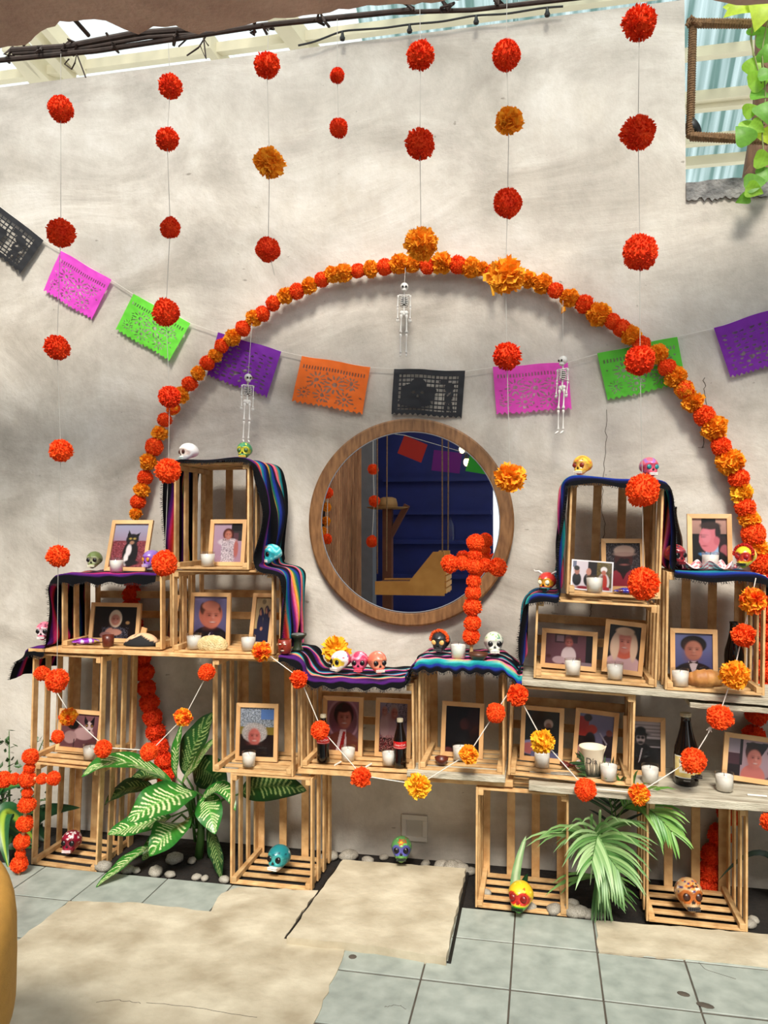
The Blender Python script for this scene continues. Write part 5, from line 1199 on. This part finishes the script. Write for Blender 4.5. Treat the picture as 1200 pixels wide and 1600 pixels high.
M_CUP = mat('cream_paper', C(228, 214, 188), .7)
o = thing('paper_cup', 'cream paper cup with dark leafy print and black lettering', 'cup', (xcol(925, 3.33, .6), 3.33, ftop('I', .21)), (0, 0, -.1))
prof = [(.034, 0), (.036, .004), (.050, .116), (.0525, .119), (.0525, .123), (.049, .123), (.034, .008), (.0005, .008)]
part('cup_wall', lathe(prof, 32), M_CUP, o, smooth=True)
lv = []
for k in range(46):
    a = 2*math.pi*k/46; zt = .052 + .016*math.sin(k*2.4) + .008*math.sin(k*5.1); r0 = .0362
    lv.append(grid(lambda s, t: ((.0363 + .00012*0 + (.014/.112)*(zt*t + .002) )*math.sin(a + (s-.5)*.16*(1 - .75*t)) , -(.0363 + (.014/.112)*(zt*t + .002))*math.cos(a + (s-.5)*.16*(1 - .75*t)), .005 + zt*t), 2, 3))
part('leaf_print', join(*lv), mat('dark_leaf_print', C(24, 32, 22), .7, var=.4, scale=60), o)
text('Día', .034, M_INK, o, .0478, .062)
part('spoon', tube([(.03, 0, .05), (.056, .0, .128)], [.002, .0025], 6), M_CUP, o)

def blob(name, label, cat, loc, g, m, rot=0, cols=None, smooth=True, group=None, pn='body'):
    o = thing(name, label, cat, loc, (0, 0, rot), group); part(pn, g, m, o, cols, smooth); return o
M_BREAD = mat('baked_crust', C(150, 88, 38), .55, scale=14, col2=C(214, 160, 92), bump=.3, bscale=50)
def croissant():
    pts = [(-.085, .02, .016), (-.06, .0, .024), (-.025, -.014, .032), (.015, -.014, .033), (.05, 0, .025), (.078, .022, .015)]
    P = smooth_path(pts, 40, 3); V, Fc = tube([tuple(p) for p in P], [(.006 + .030 * math.sin(math.pi * (i + .5) / 40) ** .7) * (1 + .12 * ((i * .2) % 1 - .5)) for i in range(40)], 14)
    return [(x, y, max(0, z)) for x, y, z in V], Fc
q = xcol(1102, 3.36, .95); blob('croissant', 'golden croissant in the tall right crate', 'bread', (q, 3.36, ftop('O', q) + .0), croissant(), M_BREAD, .1)
def cookie():
    V, Fc = ball((0, 0, .0), (.075, .03, .045), 40, 24)
    return [(x * 1.0, y, max(-.002, z + .02 + .004 * mnoise.noise(Vector((x * 70, y * 70, z * 70)))) - .006 * (abs(x) < .012 and z < 0)) for x, y, z in V], Fc
q = xcol(331, 3.30, 1.03); blob('sugared_bread', 'pale crumbly sweet bread in front of the balding man photo', 'bread', (q, 3.305, ftop('K', q) + .002), cookie(), mat('sugar_crumb', C(206, 176, 116), .9, scale=40, col2=C(236, 216, 166), bump=1, bscale=140), 0)
# purple wrapper
def packet(L_=.12, w=.05, t=.028, tw=1.0):
    def f(s, v):
        a = v * 2 * math.pi; e = min(1, 3.2 * min(s, 1 - s) + .12); c = .0025 * mnoise.noise(Vector((s * 30, math.cos(a) * 3, math.sin(a) * 3)))
        return ((s - .5) * L_, (w/2 * (1.1 - .1*e) + c) * math.cos(a), t/2 * 1.0 + (t/2 * e + c) * math.sin(a))
    return grid(f, 40, 20)
g = packet(); pc = []
for x, y, z in g[0]:
    k = math.sin(x * 160 + y * 90) + .7 * math.sin(y * 190 - x * 40); pc.append(hexc('e8d8f0') if k > .9 else hexc('a03ac8') if k > -.4 else hexc('8a1a9a') if x < .03 else hexc('b8a040'))
M_FOIL = vcol('shiny_wrapper', .18, coat=.6)
q = xcol(131, 3.325, 1.03); blob('sweet_packet', 'shiny purple sweet packet in the wide left crate', 'packet', (q, 3.34, ftop('J', q) + .002), g, M_FOIL, .55, pc)
g = packet(.13, .05, .026); pc = [hexc('2a2a9a') if math.sin(x * 130 + y * 120) > -.3 else hexc('d8c8c0') if math.sin(x * 60) > .2 else hexc('5a2030') for x, y, z in g[0]]
q = xcol(985, 3.31, 1.3); blob('sweet_packet', 'blue and white sweet packet behind the lower hanging flower ball, top right crate', 'packet', (q, 3.31, ftop('N', q) + .002), g, M_FOIL, -.1, pc)
# brown cups and bowls
M_CLAY = mat('brown_clay', C(92, 38, 24), .35, var=.15)
def mug_g(r, h): return lathe([(r*.8, 0), (r*.92, .003), (r, h*.5), (r*.98, h), (r*.86, h), (r*.86, .01), (.0005, .01)], 24)
q = xcol(168, 3.30, 1.03); blob('clay_cup', 'small brown clay cup in the wide left crate', 'cup', (q, 3.305, ftop('J', q)), mug_g(.027, .052), M_CLAY)
q = xcol(447, 3.29, 1.03); o = blob('face_mug', 'small red brown mug with a face, at the foot of the striped blanket', 'cup', (q, 3.27, 1.022), mug_g(.030, .062), mat('red_clay', C(132, 44, 26), .3))
for s in (-1, 1): part('eye', ball((s*.011, -.029, .044), (.006, .003, .003), 8, 6), M_CUP, o)
part('nose', tube([(0, -.029, .042), (0, -.034, .028)], [.002, .004], 6), MATS['red_clay'], o); part('mouth', ball((0, -.0295, .016), (.009, .002, .002), 8, 6), M_CUP, o)
q = xcol(463, 3.36, 1.05); o = blob('incense_cup', 'dark green footed clay censer beside the face mug', 'censer', (q, 3.38, 1.020), lathe([(.026, 0), (.024, .006), (.018, .02), (.020, .045), (.034, .058), (.041, .068), (.041, .074), (.036, .072), (.0005, .066)], 24), mat('green_glaze', C(44, 52, 36), .3, var=.3))
part('resin', ball((0, 0, .071), (.03, .03, .006), 14, 6), M_ROUGH, o)
M_WBOWL = mat('dark_bowl_wood', C(84, 46, 28), .4, var=.2)
def bowl_g(r, h): return lathe([(r*.45, 0), (r*.6, h*.12), (r*.9, h*.6), (r, h), (r*.94, h), (r*.8, h*.55), (r*.4, h*.2), (.0005, h*.18)], 28)
q = xcol(748, 3.31, 1.02); blob('wooden_bowl', 'dark wooden bowl at the foot of the centre flower cross', 'bowl', (q, 3.29, 1.018), bowl_g(.042, .030), M_WBOWL)
q = xcol(690, 3.33, .57); blob('clay_bowl', 'small brown bowl in the very dark photo crate', 'bowl', (q, 3.33, ftop('H', q)), bowl_g(.030, .028), M_CLAY)
# beige and black cap / sleeping mask like hat
q = xcol(216, 3.33, 1.03)
o = thing('folded_cap', 'beige and black rounded cap lying in the wide left crate', 'cap', (q, 3.355, ftop('J', q)), (0, 0, -.05))
def cap_g(sx_, sy_, sz, z0, cutf): 
    V, Fc = ball((0, 0, 0), (sx_, sy_, sz), 40, 24); return [(x + (.012*z/sz if z > 0 else 0), y, max(0, z)) for x, y, z in V], Fc
g = cap_g(.088, .05, .058, 0, None)
def capcol(x, y, z):
    if z < .034 - abs(x - .015) * .45 + .018 and y < .02: return hexc('1a1a1c')
    if abs((x + .035) - (z - .03) * 1.1) < .003 and z > .028: return hexc('5a3a2a')
    return hexc('e0b890')
part('crown', g, vcol('felt', .85), o, [capcol(*v) for v in g[0]], True)
part('tab', xf(box(-.014, .014, -.004, .004, 0, .03), Matrix.Translation((.0, .02, .05)) @ Matrix.Rotation(.25, 4, 'Y')), M_FRAME, o)
# chalk / cigarettes
M_CIG = mat('cigarette_paper', C(232, 226, 214), .7)
for u, Y, k, ang, lab in ((525, 3.30, 'G', .9, 'white cigarette standing off the slats, left in the soda bottle crate'), (573, 3.295, 'G', .8, 'white cigarette lying at a slant, middle of the soda bottle crate')):
    q = xcol(u, Y, .55); blob('cigarette', lab, 'cigarette', (q, Y, ftop(k, q) + .004), tube([(0, -.02, 0), (.014, .03, .0)], .004, 8), M_CIG, 0, smooth=False)
q = xcol(1185, 3.27, .53); blob('cigarette', 'white cigarette on the right end of the grey shelf', 'cigarette', (q, 3.27, .5325), tube([(-.04, 0, 0), (.03, -.005, 0)], .0038, 8), M_CIG, smooth=False)
q = xcol(878, 3.31, .56); blob('paper_sachet', 'flat silvery sachet on the slats of the paper cup crate', 'packet', (q, 3.31, ftop('I', q) + .001), packet(.09, .035, .006), mat('silver_foil', C(170, 164, 150), .3, metal=.4), .1)
q = xcol(893, 3.40, .57); blob('chilli_heap', 'small dark red dried heap beside the paper cup', 'dried fruit', (q, 3.40, ftop('I', q)), join(*[ball((r_.uniform(-.035, .035), r_.uniform(-.02, .02), .012 + .012*r_.random()), (.014, .010, .010), 8, 6) for _ in range(10)]), mat('dried_red', C(92, 24, 18), .5, var=.4, scale=50))
# checked paper round the candle
def tissue(s, t):
    a = s * 2 * math.pi; r = .040 + .062 * t * (1 + .22 * math.sin(5*a + 1)); return (1.15*r*math.cos(a), .55*r*math.sin(a), .0015 + .030 * max(0, t - .25) * (1 + .8 * math.sin(7*a + .5)) * (1 if t < 1 else .9))
g = grid(tissue, 120, 24); tcs = [hexc('d87880') if (int(s / 4) % 2) ^ (int(j / 4) % 2) else hexc('f4e6e2') for j in range(25) for s in range(121)]
q = xcol(1108, 3.36, 1.4); blob('checked_tissue', 'crumpled red and white checked paper round the candle on the top shelf', 'paper', (q, 3.36, rtop('O', q) + .010), g, vcol('checked_paper', .8), 0, tcs)

# ------------------------------------------------------------------ step light in the wall, pebbles
sl_ = thing('step_light', 'square grey recessed step light low on the wall', 'light', tuple(at(648, 1293, YW)))
w_ = (at(668, 1293, YW) - at(628, 1293, YW)).x / 2
fr_ = [bbox(-w_, w_, -.012, 0, w_*.62, w_), bbox(-w_, w_, -.012, 0, -w_, -w_*.62), bbox(-w_, -w_*.62, -.012, 0, -w_*.62, w_*.62), bbox(w_*.62, w_, -.012, 0, -w_*.62, w_*.62)]
M_GREYM = mat('grey_plastic', C(200, 196, 188), .5)
part('frame', join(*fr_), M_GREYM, sl_); part('lens', box(-w_*.62, w_*.62, -.006, -.002, -w_*.62, w_*.62), mat('frosted_lens', C(186, 182, 172), .4), sl_)
M_PEB = mat('river_pebble', C(120, 114, 102), .6, scale=9, col2=C(182, 176, 164), obrand=.15)
peb_me = [mesh('pebble', (lambda g: ([tuple(Vector(v) * (1 + .18 * mnoise.noise(Vector(v) * 1.7 + Vector((k*5, 0, 0))))) for v in g[0]], g[1]))(ball((0, 0, 0), 1, 12, 8)), M_PEB, smooth=True) for k in range(4)]
pebs = [(162,1366,16),(200,1362,12),(243,1364,15),(212,1360,9),(272,1342,16),(300,1345,9),(266,1380,10),(307,1373,9),(320,1380,8),(516,1337,14),(545,1338,16),(505,1340,9),(575,1345,11),(690,1352,12),(705,1355,16),(722,1358,14),(735,1362,10),(665,1350,9),(760,1395,9),(826,1418,12),(866,1422,14),(893,1425,16),(905,1430,16),(921,1432,12),(938,1436,9),(895,1412,10),(1172,1445,10),(1178,1438,9),(715,1338,9),(600,1340,8),(30,1345,9),(350,1380,10)]
for i, (u, v, r) in enumerate(pebs):
    p = atz(u, v + r * .4, -.012); p.y = min(max(p.y, 3.285), 3.66); s = r / 1210 * p.y
    o = link('pebble', peb_me[i % 4], None, (xcol(u, p.y, 0), p.y, -.012 + s * .45), (0, 0, i), (s, s * .8, s * .6)); tag(o, 'pale river pebble lying on the dark soil of the planting strip', 'pebble', 'pebbles in the planting strip')

# ------------------------------------------------------------------ plants
def bez(a, b, c, t): return a * (1-t)**2 + b * 2*t*(1-t) + c * t*t
def leaf(parent, a, m, b, w, nrm, streak=True, nu=84, nv=24, g1='2f7a2a', g2='1d5a22', cream='d8e4a8', fold=.25, wav=.05, name='leaf', prof=(.85, .8)):
    """Broad leaf from a through m to b, half width w, upper side towards nrm."""
    a, m, b = Vector(a), Vector(m), Vector(b); m = m * 2 - (a + b) / 2; nrm = Vector(nrm).normalized()
    V, cols = [], []; rg = np.random.default_rng(int(abs(a.x * 1e4 + b.z * 1e3)) % 9999); G1, G2, CR_ = [np.array(hexc(h)) for h in (g1, g2, cream)]
    ph = rg.uniform(0, 9); gate = rg.random((2, 40))
    for i in range(nu + 1):
        s = i / nu; p = bez(a, m, b, s); t = (bez(a, m, b, min(1, s + .01)) - bez(a, m, b, max(0, s - .01))).normalized()
        ac = t.cross(nrm).normalized(); up = ac.cross(t).normalized()
        ww = w * math.sin(math.pi * min(1, s ** prof[0])) ** prof[1] * (1.0 if s < .98 else .6)
        for j in range(nv + 1):
            e = j / nv * 2 - 1
            V.append(tuple(p + ac * (e * ww) + up * (fold * abs(e) * ww * (1 - .6*s) + wav * w * math.sin(s * 16 + ph) * e * e) - parent.location))
            q = s * 15 - abs(e) * 2.6 + .5 * math.sin(e * 3 + ph); f = q - math.floor(q); k = int(math.floor(q)) % 40
            c = G1 * (1 - abs(e)) + G2 * abs(e) if abs(e) > .06 else (G1 + CR_ * .25)
            c = c * (.88 + .24 * (.5 + .5*math.sin(q * 6.283)))
            if streak and .07 < abs(e) < .50 + .38 * gate[int(e > 0), k] and f < .30 + .12 * gate[int(e > 0), (k+7) % 40] and .06 < s < .96 and gate[int(e > 0), (k+3) % 40] > .12: c = CR_
            if not streak and abs(e) < .3 and cream: c = c * .4 + CR_ * .6
            cols.append(c)
    Fc = [(i*(nv+1)+j, i*(nv+1)+j+1, (i+1)*(nv+1)+j+1, (i+1)*(nv+1)+j) for i in range(nu) for j in range(nv)]
    return part(name, (V, Fc), M_LEAF, parent, cols, True)
M_STEM = mat('green_stem', C(70, 110, 50), .5, var=.2)
db = thing('dumb_cane_plant', 'big leafy plant with cream streaked leaves between the left crates', 'plant', (-1.62, 3.50, -.012))
bx = lambda u, v, Y: at(u, v, Y)
LV = [  # base, middle, tip, half width in px, depths, normal, brightness (shade painted into the dim ones)
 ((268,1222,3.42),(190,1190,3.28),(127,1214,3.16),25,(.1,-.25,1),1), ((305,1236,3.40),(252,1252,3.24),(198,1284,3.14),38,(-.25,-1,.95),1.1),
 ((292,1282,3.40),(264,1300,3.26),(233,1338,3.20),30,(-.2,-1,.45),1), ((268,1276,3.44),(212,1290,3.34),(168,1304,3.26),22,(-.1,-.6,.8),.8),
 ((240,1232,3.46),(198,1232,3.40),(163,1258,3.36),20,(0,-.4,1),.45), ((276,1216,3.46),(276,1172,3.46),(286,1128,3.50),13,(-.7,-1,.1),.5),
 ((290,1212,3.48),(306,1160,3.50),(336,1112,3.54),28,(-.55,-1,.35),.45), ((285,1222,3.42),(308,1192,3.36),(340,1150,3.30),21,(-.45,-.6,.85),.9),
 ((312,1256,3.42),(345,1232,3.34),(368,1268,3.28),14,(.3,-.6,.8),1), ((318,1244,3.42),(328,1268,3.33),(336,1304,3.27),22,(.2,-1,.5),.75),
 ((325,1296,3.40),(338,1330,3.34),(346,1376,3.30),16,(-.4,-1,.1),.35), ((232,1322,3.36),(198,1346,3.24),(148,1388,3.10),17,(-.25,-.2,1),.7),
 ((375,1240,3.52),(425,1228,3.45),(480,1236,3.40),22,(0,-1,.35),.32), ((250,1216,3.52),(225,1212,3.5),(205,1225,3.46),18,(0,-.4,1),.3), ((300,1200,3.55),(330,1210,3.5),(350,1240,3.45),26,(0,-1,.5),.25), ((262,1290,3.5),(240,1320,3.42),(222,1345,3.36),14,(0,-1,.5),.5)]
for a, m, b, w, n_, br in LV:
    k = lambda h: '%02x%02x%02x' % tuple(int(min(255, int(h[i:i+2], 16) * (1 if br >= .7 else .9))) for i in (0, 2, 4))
    old = br < .5  # low brightness: shade painted in as darker green and duller cream
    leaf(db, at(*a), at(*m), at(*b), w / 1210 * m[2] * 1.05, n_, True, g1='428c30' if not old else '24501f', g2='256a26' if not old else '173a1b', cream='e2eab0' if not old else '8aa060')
for a, m, b, w, n_, br in LV:
    p = at(*a); r0 = Vector((-1.60 + .05*r_.uniform(-1, 1), 3.50 + .04*r_.uniform(-1, 1), .06 + .1*r_.random()))
    part('leaf_stalk', tube([Vector(q) - db.location for q in (r0, r0.lerp(p, .55) + Vector((0, .02, .05)), p)], [.008, .006, .004], 6), M_STEM, db, smooth=True)
part('stem', tube([Vector(q) for q in ((0, 0, 0), (.01, 0, .1), (.02, -.01, .26))], [.022, .020, .014], 8), M_STEM, db, smooth=True)
part('stem', tube([Vector(q) for q in ((.05, .02, 0), (.06, 0, .12), (.05, -.01, .22))], [.016, .015, .010], 8), M_STEM, db, smooth=True)
for u, v in ((440, 1220),): pass

# palm
M_PALM = vcol('palm_leaf', .4, trans=.15)
pl_ = thing('parlour_palm', 'feathery green palm arching out between the two right floor crates', 'plant', tuple(Vector((xcol(945, 3.50, 0), 3.50, -.012))))
def frond(a, m, b, n, L_, droop, seed, c1='7fa858', c2='4c8038', side=None, start=.15, wid=.010, plane=(0, -1, .2)):
    rg = random.Random(seed); a, m, b = Vector(a), Vector(m), Vector(b); m2 = m * 2 - (a + b)/2; V, Fc, cols = [], [], []
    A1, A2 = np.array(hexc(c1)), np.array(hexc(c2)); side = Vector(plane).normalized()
    for i in range(n):
        s = start + (1 - start) * i / (n - 1); p = bez(a, m2, b, s); t = (bez(a, m2, b, min(1, s+.02)) - bez(a, m2, b, s - .02)).normalized()
        ac = t.cross(side).normalized()
        for k in (-1, 1):
            d = (ac * k * (1 - .5*s*s) + t * (.55 + .6*s) + side * rg.uniform(-.1, .25)).normalized()
            L1 = L_ * (.75 + .5 * math.sin(math.pi * min(1, .25 + .75*s))) * rg.uniform(.85, 1.1) * (1 if s < .85 else .8); o = len(V); c = A1 + (A2 - A1) * rg.random()
            q = p.copy(); dd = d.copy(); st = 6
            for e in range(st + 1):
                w = wid * math.sin(math.pi * (.12 + .88 * (e / st)) ) ** .7 if e < st else .0003
                sd = dd.cross(side).normalized()
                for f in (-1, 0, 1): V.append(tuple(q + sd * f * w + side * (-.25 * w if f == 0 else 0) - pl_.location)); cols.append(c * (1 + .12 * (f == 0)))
                q = q + dd * (L1 / st); dd = (dd + Vector((0, 0, -droop * (e + 1) / st))).normalized()
            for e in range(st):
                for f in range(2): Fc.append((o + e*3 + f, o + e*3 + f + 1, o + e*3 + 3 + f + 1, o + e*3 + 3 + f))
    fo = part('frond', (V, Fc), M_PALM, pl_, cols, True)
    part('midrib', tube([bez(a, m2, b, k / 14) - pl_.location for k in range(15)], [.004 - .0025 * k / 14 for k in range(15)], 6), M_STEM, fo)
base = lambda du: Vector((pl_.location.x + du, 3.50, .02))
# midrib of the big front frond: rises behind, crests, and falls towards the viewer
frond(base(-.01), at(920, 1310, 3.36), at(965, 1358, 3.14), 24, .25, .36, 3, start=.40, wid=.0058, c1='98b878', c2='4f8040')
frond(base(.0), at(940, 1300, 3.38), at(925, 1345, 3.12), 20, .22, .38, 4, start=.42, wid=.0056, c1='a4c088', c2='588844')
frond(base(.03), at(975, 1262, 3.36), at(1050, 1300, 3.22), 18, .17, .36, 5, start=.50, wid=.0062, c1='8ab45c', c2='4c8a34')
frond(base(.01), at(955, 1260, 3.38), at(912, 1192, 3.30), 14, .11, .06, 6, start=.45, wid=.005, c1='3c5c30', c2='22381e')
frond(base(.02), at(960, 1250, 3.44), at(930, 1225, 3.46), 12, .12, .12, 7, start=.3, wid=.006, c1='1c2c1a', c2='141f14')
frond(base(-.02), at(930, 1370, 3.42), at(950, 1400, 3.30), 14, .19, .30, 8, start=.3, wid=.0055, c1='7aa45a', c2='3c6a30')
# variegated leaf behind the yellow skull
sv = thing('snake_plant_leaf', 'single pale banded upright leaf standing behind the yellow, red and green skull', 'plant', (xcol(808, 3.33, .0), 3.33, -.012))
leaf(sv, (sv.location.x, 3.33, -.01), at(806, 1368, 3.33), at(822, 1306, 3.32), .020, (0, -1, 0), False, 20, 8, 'b4d09c', '7aa870', 'd8e8c0', .1, .02, prof=(.6, .5))
leaf(sv, (sv.location.x + .02, 3.34, -.01), at(815, 1395, 3.34), at(824, 1365, 3.33), .022, (0, -1, 0), False, 20, 8, '1d4a28', '12301a', '1d4a28', .1, .02, prof=(.6, .5))
# shrubs and long leaf at the far left
bu = thing('jade_shrub', 'small leaved dark green shrub at the far left behind the floor cross', 'plant', (-2.62, 3.46, -.012))
lm = mesh('small_leaf', ([(0,0,0), (.35,.28,.1), (1,0,.18), (.35,-.28,.1), (.4,0,.02)], [(0,4,1), (4,2,1), (0,3,4), (4,3,2)]), mat('shrub_green', C(52, 84, 40), .4, var=.3, obrand=.3))
def shrub(o, n, rx, rz, h, sz, m):
    st = []
    for k in range(7):
        a = r_.uniform(0, 6.28); e = Vector((rx*.8*math.cos(a), .11*math.sin(a), h * r_.uniform(.6, 1))); st.append(tube([(0, 0, 0), e * .5 + Vector((0, 0, .05)), e], [.007, .005, .002], 5))
        for q in range(n // 7):
            t = r_.uniform(.25, 1); p = e * t + Vector((r_.uniform(-.05, .05), r_.uniform(-.05, .05), r_.uniform(-.04, .04)))
            link('leaf', m, o, tuple(p), (r_.uniform(-.8, .8), r_.uniform(-.8, .3), r_.uniform(0, 6.28)), sz * r_.uniform(.7, 1.2))
    part('branches', join(*st), M_STEM, o)
shrub(bu, 290, .26, .3, .56, .042, lm)
bu2 = thing('strap_leaf_plant', 'yellow striped strap leaf plant behind the floor cross at far left', 'plant', (-2.50, 3.42, -.012))
leaf(bu2, (-2.44, 3.44, .0), at(8, 1270, 3.34), at(14, 1360, 3.20), .05, (.3, -1, .4), False, 30, 10, '2c6a30', '2a5a34', 'b8d040', .2, .04)
leaf(bu2, (-2.46, 3.44, .0), at(-10, 1250, 3.40), at(50, 1225, 3.40), .04, (.0, -1, .6), False, 30, 10, '2c5a30', '24502c', '5a8a34', .2, .04)
leaf(bu2, (-2.44, 3.5, .0), at(60, 1275, 3.52), at(126, 1262, 3.46), .045, (.0, -1, .5), False, 30, 10, '1c3a22', '16301c', '1c3a22', .2, .04)
leaf(bu2, (-2.46, 3.46, .0), at(20, 1330, 3.40), at(48, 1345, 3.36), .04, (.0, -1, .8), False, 20, 8, '2c5a2c', '20481f', '3a6a34', .2, .04)
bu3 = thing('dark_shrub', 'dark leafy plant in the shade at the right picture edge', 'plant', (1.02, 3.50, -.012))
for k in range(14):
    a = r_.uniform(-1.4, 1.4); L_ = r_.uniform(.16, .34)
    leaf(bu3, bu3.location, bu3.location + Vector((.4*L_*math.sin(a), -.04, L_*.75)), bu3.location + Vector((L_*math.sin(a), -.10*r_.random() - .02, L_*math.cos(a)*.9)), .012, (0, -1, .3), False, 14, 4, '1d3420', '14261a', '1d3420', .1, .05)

# climbing vine, rope frame and old post in the opening at top right
YV = 3.72
rf_ = thing('rope_frame', 'rope wrapped rail frame tied across the opening at top right', 'frame', tuple(at(1079, 35, YV)))
def rope(pts, r): return [part('rail', tube(rel(rf_, pts), r*.85, 10), M_ROPE, rf_)]
for a, b, r in (((1074, 36), (1230, 38), .017), ((1083, 30), (1078, 214), .015), ((1078, 213), (1230, 221), .017)):
    A__, B__ = at(*a, YV), at(*b, YV); rope([A__, B__], r)
    ax = (B__ - A__); L_ = ax.length; t = ax.normalized(); u_ = t.orthogonal().normalized(); w__ = t.cross(u_); n = int(L_ / .0016)
    part('rope_winding', tube(rel(rf_, [A__ + t * (L_ * k / n) + (u_ * math.cos(k * .9) + w__ * math.sin(k * .9)) * r for k in range(n)]), r * .36, 5), M_ROPE, rf_)
part('knot', join(*[tube(rel(rf_, [at(1073 + k * 4, 40 - k * 3, YV - .02), at(1080 + k * 3, 26 + k * 3, YV - .03), at(1088 + k * 2, 40, YV - .015)]), .010, 6) for k in range(4)]), M_ROPE, rf_)
sp_ = thing('spot_lamp', 'small black spot lamp fixed at the lower corner of the rope frame', 'lamp', tuple(at(1086, 196, 3.74)))
part('shade', xf(lathe([(.012, .05), (.030, .04), (.045, 0), (.042, 0), (.028, .036), (.0005, .045)], 20), Matrix.Rotation(-2.2, 4, 'Y')), M_BLACK, sp_, smooth=True)
part('bulb', ball((-.03, 0, .0), (.016, .016, .02), 10, 8), M_BULB, sp_)
ps = thing('old_post', 'weathered brown wooden post and brace behind the vine at top right', 'post', tuple(at(1180, 290, 3.95)))
M_OLD = mat('old_brown_wood', C(92, 66, 50), .85, scale=5, stretch=(6, 6, 1), col2=C(138, 104, 80), bump=.4, bscale=30)
a, b = at(1176, 300, 3.95) - ps.location, at(1200, 60, 3.95) - ps.location
part('upright', tube([a + Vector((0, 0, -.25)), a, a.lerp(b, .5) + Vector((.015, 0, 0)), b + Vector((0, 0, .3))], [.06, .058, .05, .045], 9), M_OLD, ps)
part('brace', tube([at(1168, 275, 3.90) - ps.location, at(1215, 205, 3.90) - ps.location], .022, 6), M_OLD, ps)
part('stub', tube([at(1178, 90, 3.9) - ps.location, at(1190, 120, 3.92) - ps.location, at(1210, 95, 3.95) - ps.location], [.03, .06, .05], 8), M_OLD, ps)
vn = thing('climbing_vine', 'bright green climbing vine hanging at the top right corner', 'plant', tuple(at(1185, 20, 3.64)))
V, cols = [], []; Fc = []
for i in range(13):
    s = i / 12; w = .5 * math.sin(math.pi * min(1, (s * .93 + .07) ** .55)) ** .85 * (1 - .25 * s)
    for j in range(7):
        e = j / 3 - 1; V.append((s - .05 * (1 - abs(e)) * (s < .1), e * w, .16 * abs(e) * w + .10 * math.sin(s * 3) - .12 * s * s))
        cols.append(1)
for i in range(12):
    for j in range(6): Fc.append((i*7+j, i*7+j+1, (i+1)*7+j+1, (i+1)*7+j))
VM = [mesh('vine_leaf', (V, Fc), mat('vine_leaf_%d' % k, C(*c), .45, var=.12, trans=.45), smooth=True) for k, c in enumerate(((150, 200, 60), (112, 170, 58), (196, 220, 64)))]
vls = [(1155,14,46,2,200),(1190,20,56,2,250),(1140,12,20,2,160),(1193,55,34,1,110),(1178,100,30,0,60),(1196,82,26,1,80),(1189,125,34,0,20),(1200,118,26,1,0),(1190,150,30,1,350),(1175,172,24,0,20),(1197,180,36,1,290),(1160,210,34,1,120),(1172,195,30,0,60),(1184,200,24,0,330),(1195,250,28,0,350),(1182,286,32,1,10),(1180,298,26,0,340),(1160,312,20,1,200),(1200,272,30,1,20),(1176,48,22,1,90),(1198,215,26,2,300)]
for u, v, sz, k, ang in vls:
    p = at(u, v, 3.60 + r_.uniform(-.03, .03)); s = sz / 1210 * 3.6
    d = math.radians(ang); M3 = Matrix.Rotation(math.pi/2 + r_.uniform(-.5, .3), 3, 'X') @ Matrix.Rotation(d, 3, 'Z')
    link('leaf', VM[k], vn, tuple(p - vn.location - M3 @ Vector((s/2, 0, 0))), tuple(M3.to_euler()), s)
for px in ([(1210, 5), (1180, 20), (1172, 60), (1182, 100), (1190, 130)], [(1200, 30), (1190, 80), (1197, 150), (1190, 200), (1195, 260), (1184, 290), (1160, 312)], [(1178, 30), (1174, 60), (1177, 88)], [(1195, 195), (1178, 200), (1165, 214)]):
    part('runner', tube([tuple(q) for q in smooth_path([tuple(at(u, v, 3.61) - vn.location) for u, v in px], 30, 2)], .0032, 5), mat('vine_runner', C(120, 130, 70), .6) if 'vine_runner' not in MATS else MATS['vine_runner'], vn)

# ------------------------------------------------------------------ upholstered chair back at the left edge
M_TAN = mat('tan_fabric', C(176, 128, 52), .8, var=.08, scale=40, bump=.15, bscale=300)
cx, cyy = -1.552, 1.52
ch = thing('tub_chair', 'tan upholstered chair cut off by the left picture edge', 'chair', (cx, cyy, 0), (0, 0, .5))
def back_fn(s, t):                      # curved wrap-around back with a rounded section
    a = math.radians(-115 + 230 * s) + math.pi / 2; q = t * 2 * math.pi; r = .30 + .040 * math.cos(q); zz = .56 + .20 * (abs(math.sin(q)) ** .45) * (1 if math.sin(q) > 0 else -1)
    e = .5 + .5 * math.sin(math.pi * s) ** .5; zz = .36 + (zz - .36) * e
    return (r * math.cos(a) * 1.0, r * math.sin(a), zz)
part('backrest', grid(back_fn, 40, 24), M_TAN, ch, smooth=True)
part('seat', lathe([(.0005, .36), (.22, .36), (.265, .38), (.27, .44), (.24, .465), (.0005, .475)], 32), M_TAN, ch, smooth=True)
def seam(s): p = back_fn(s, .0); return (p[0] * 1.005, p[1] * 1.005, p[2])
part('seam', tube([back_fn(.5 + .0, k / 12 * .5 - .25) for k in range(13)], .003, 5), M_DKWOOD, ch)
for x in (-1, 1):
    for y in (-1, 1): part('leg', tube([(x*.17, y*.17, .37), (x*.21, y*.21, 0)], [.018, .011], 8), M_DKWOOD, ch)
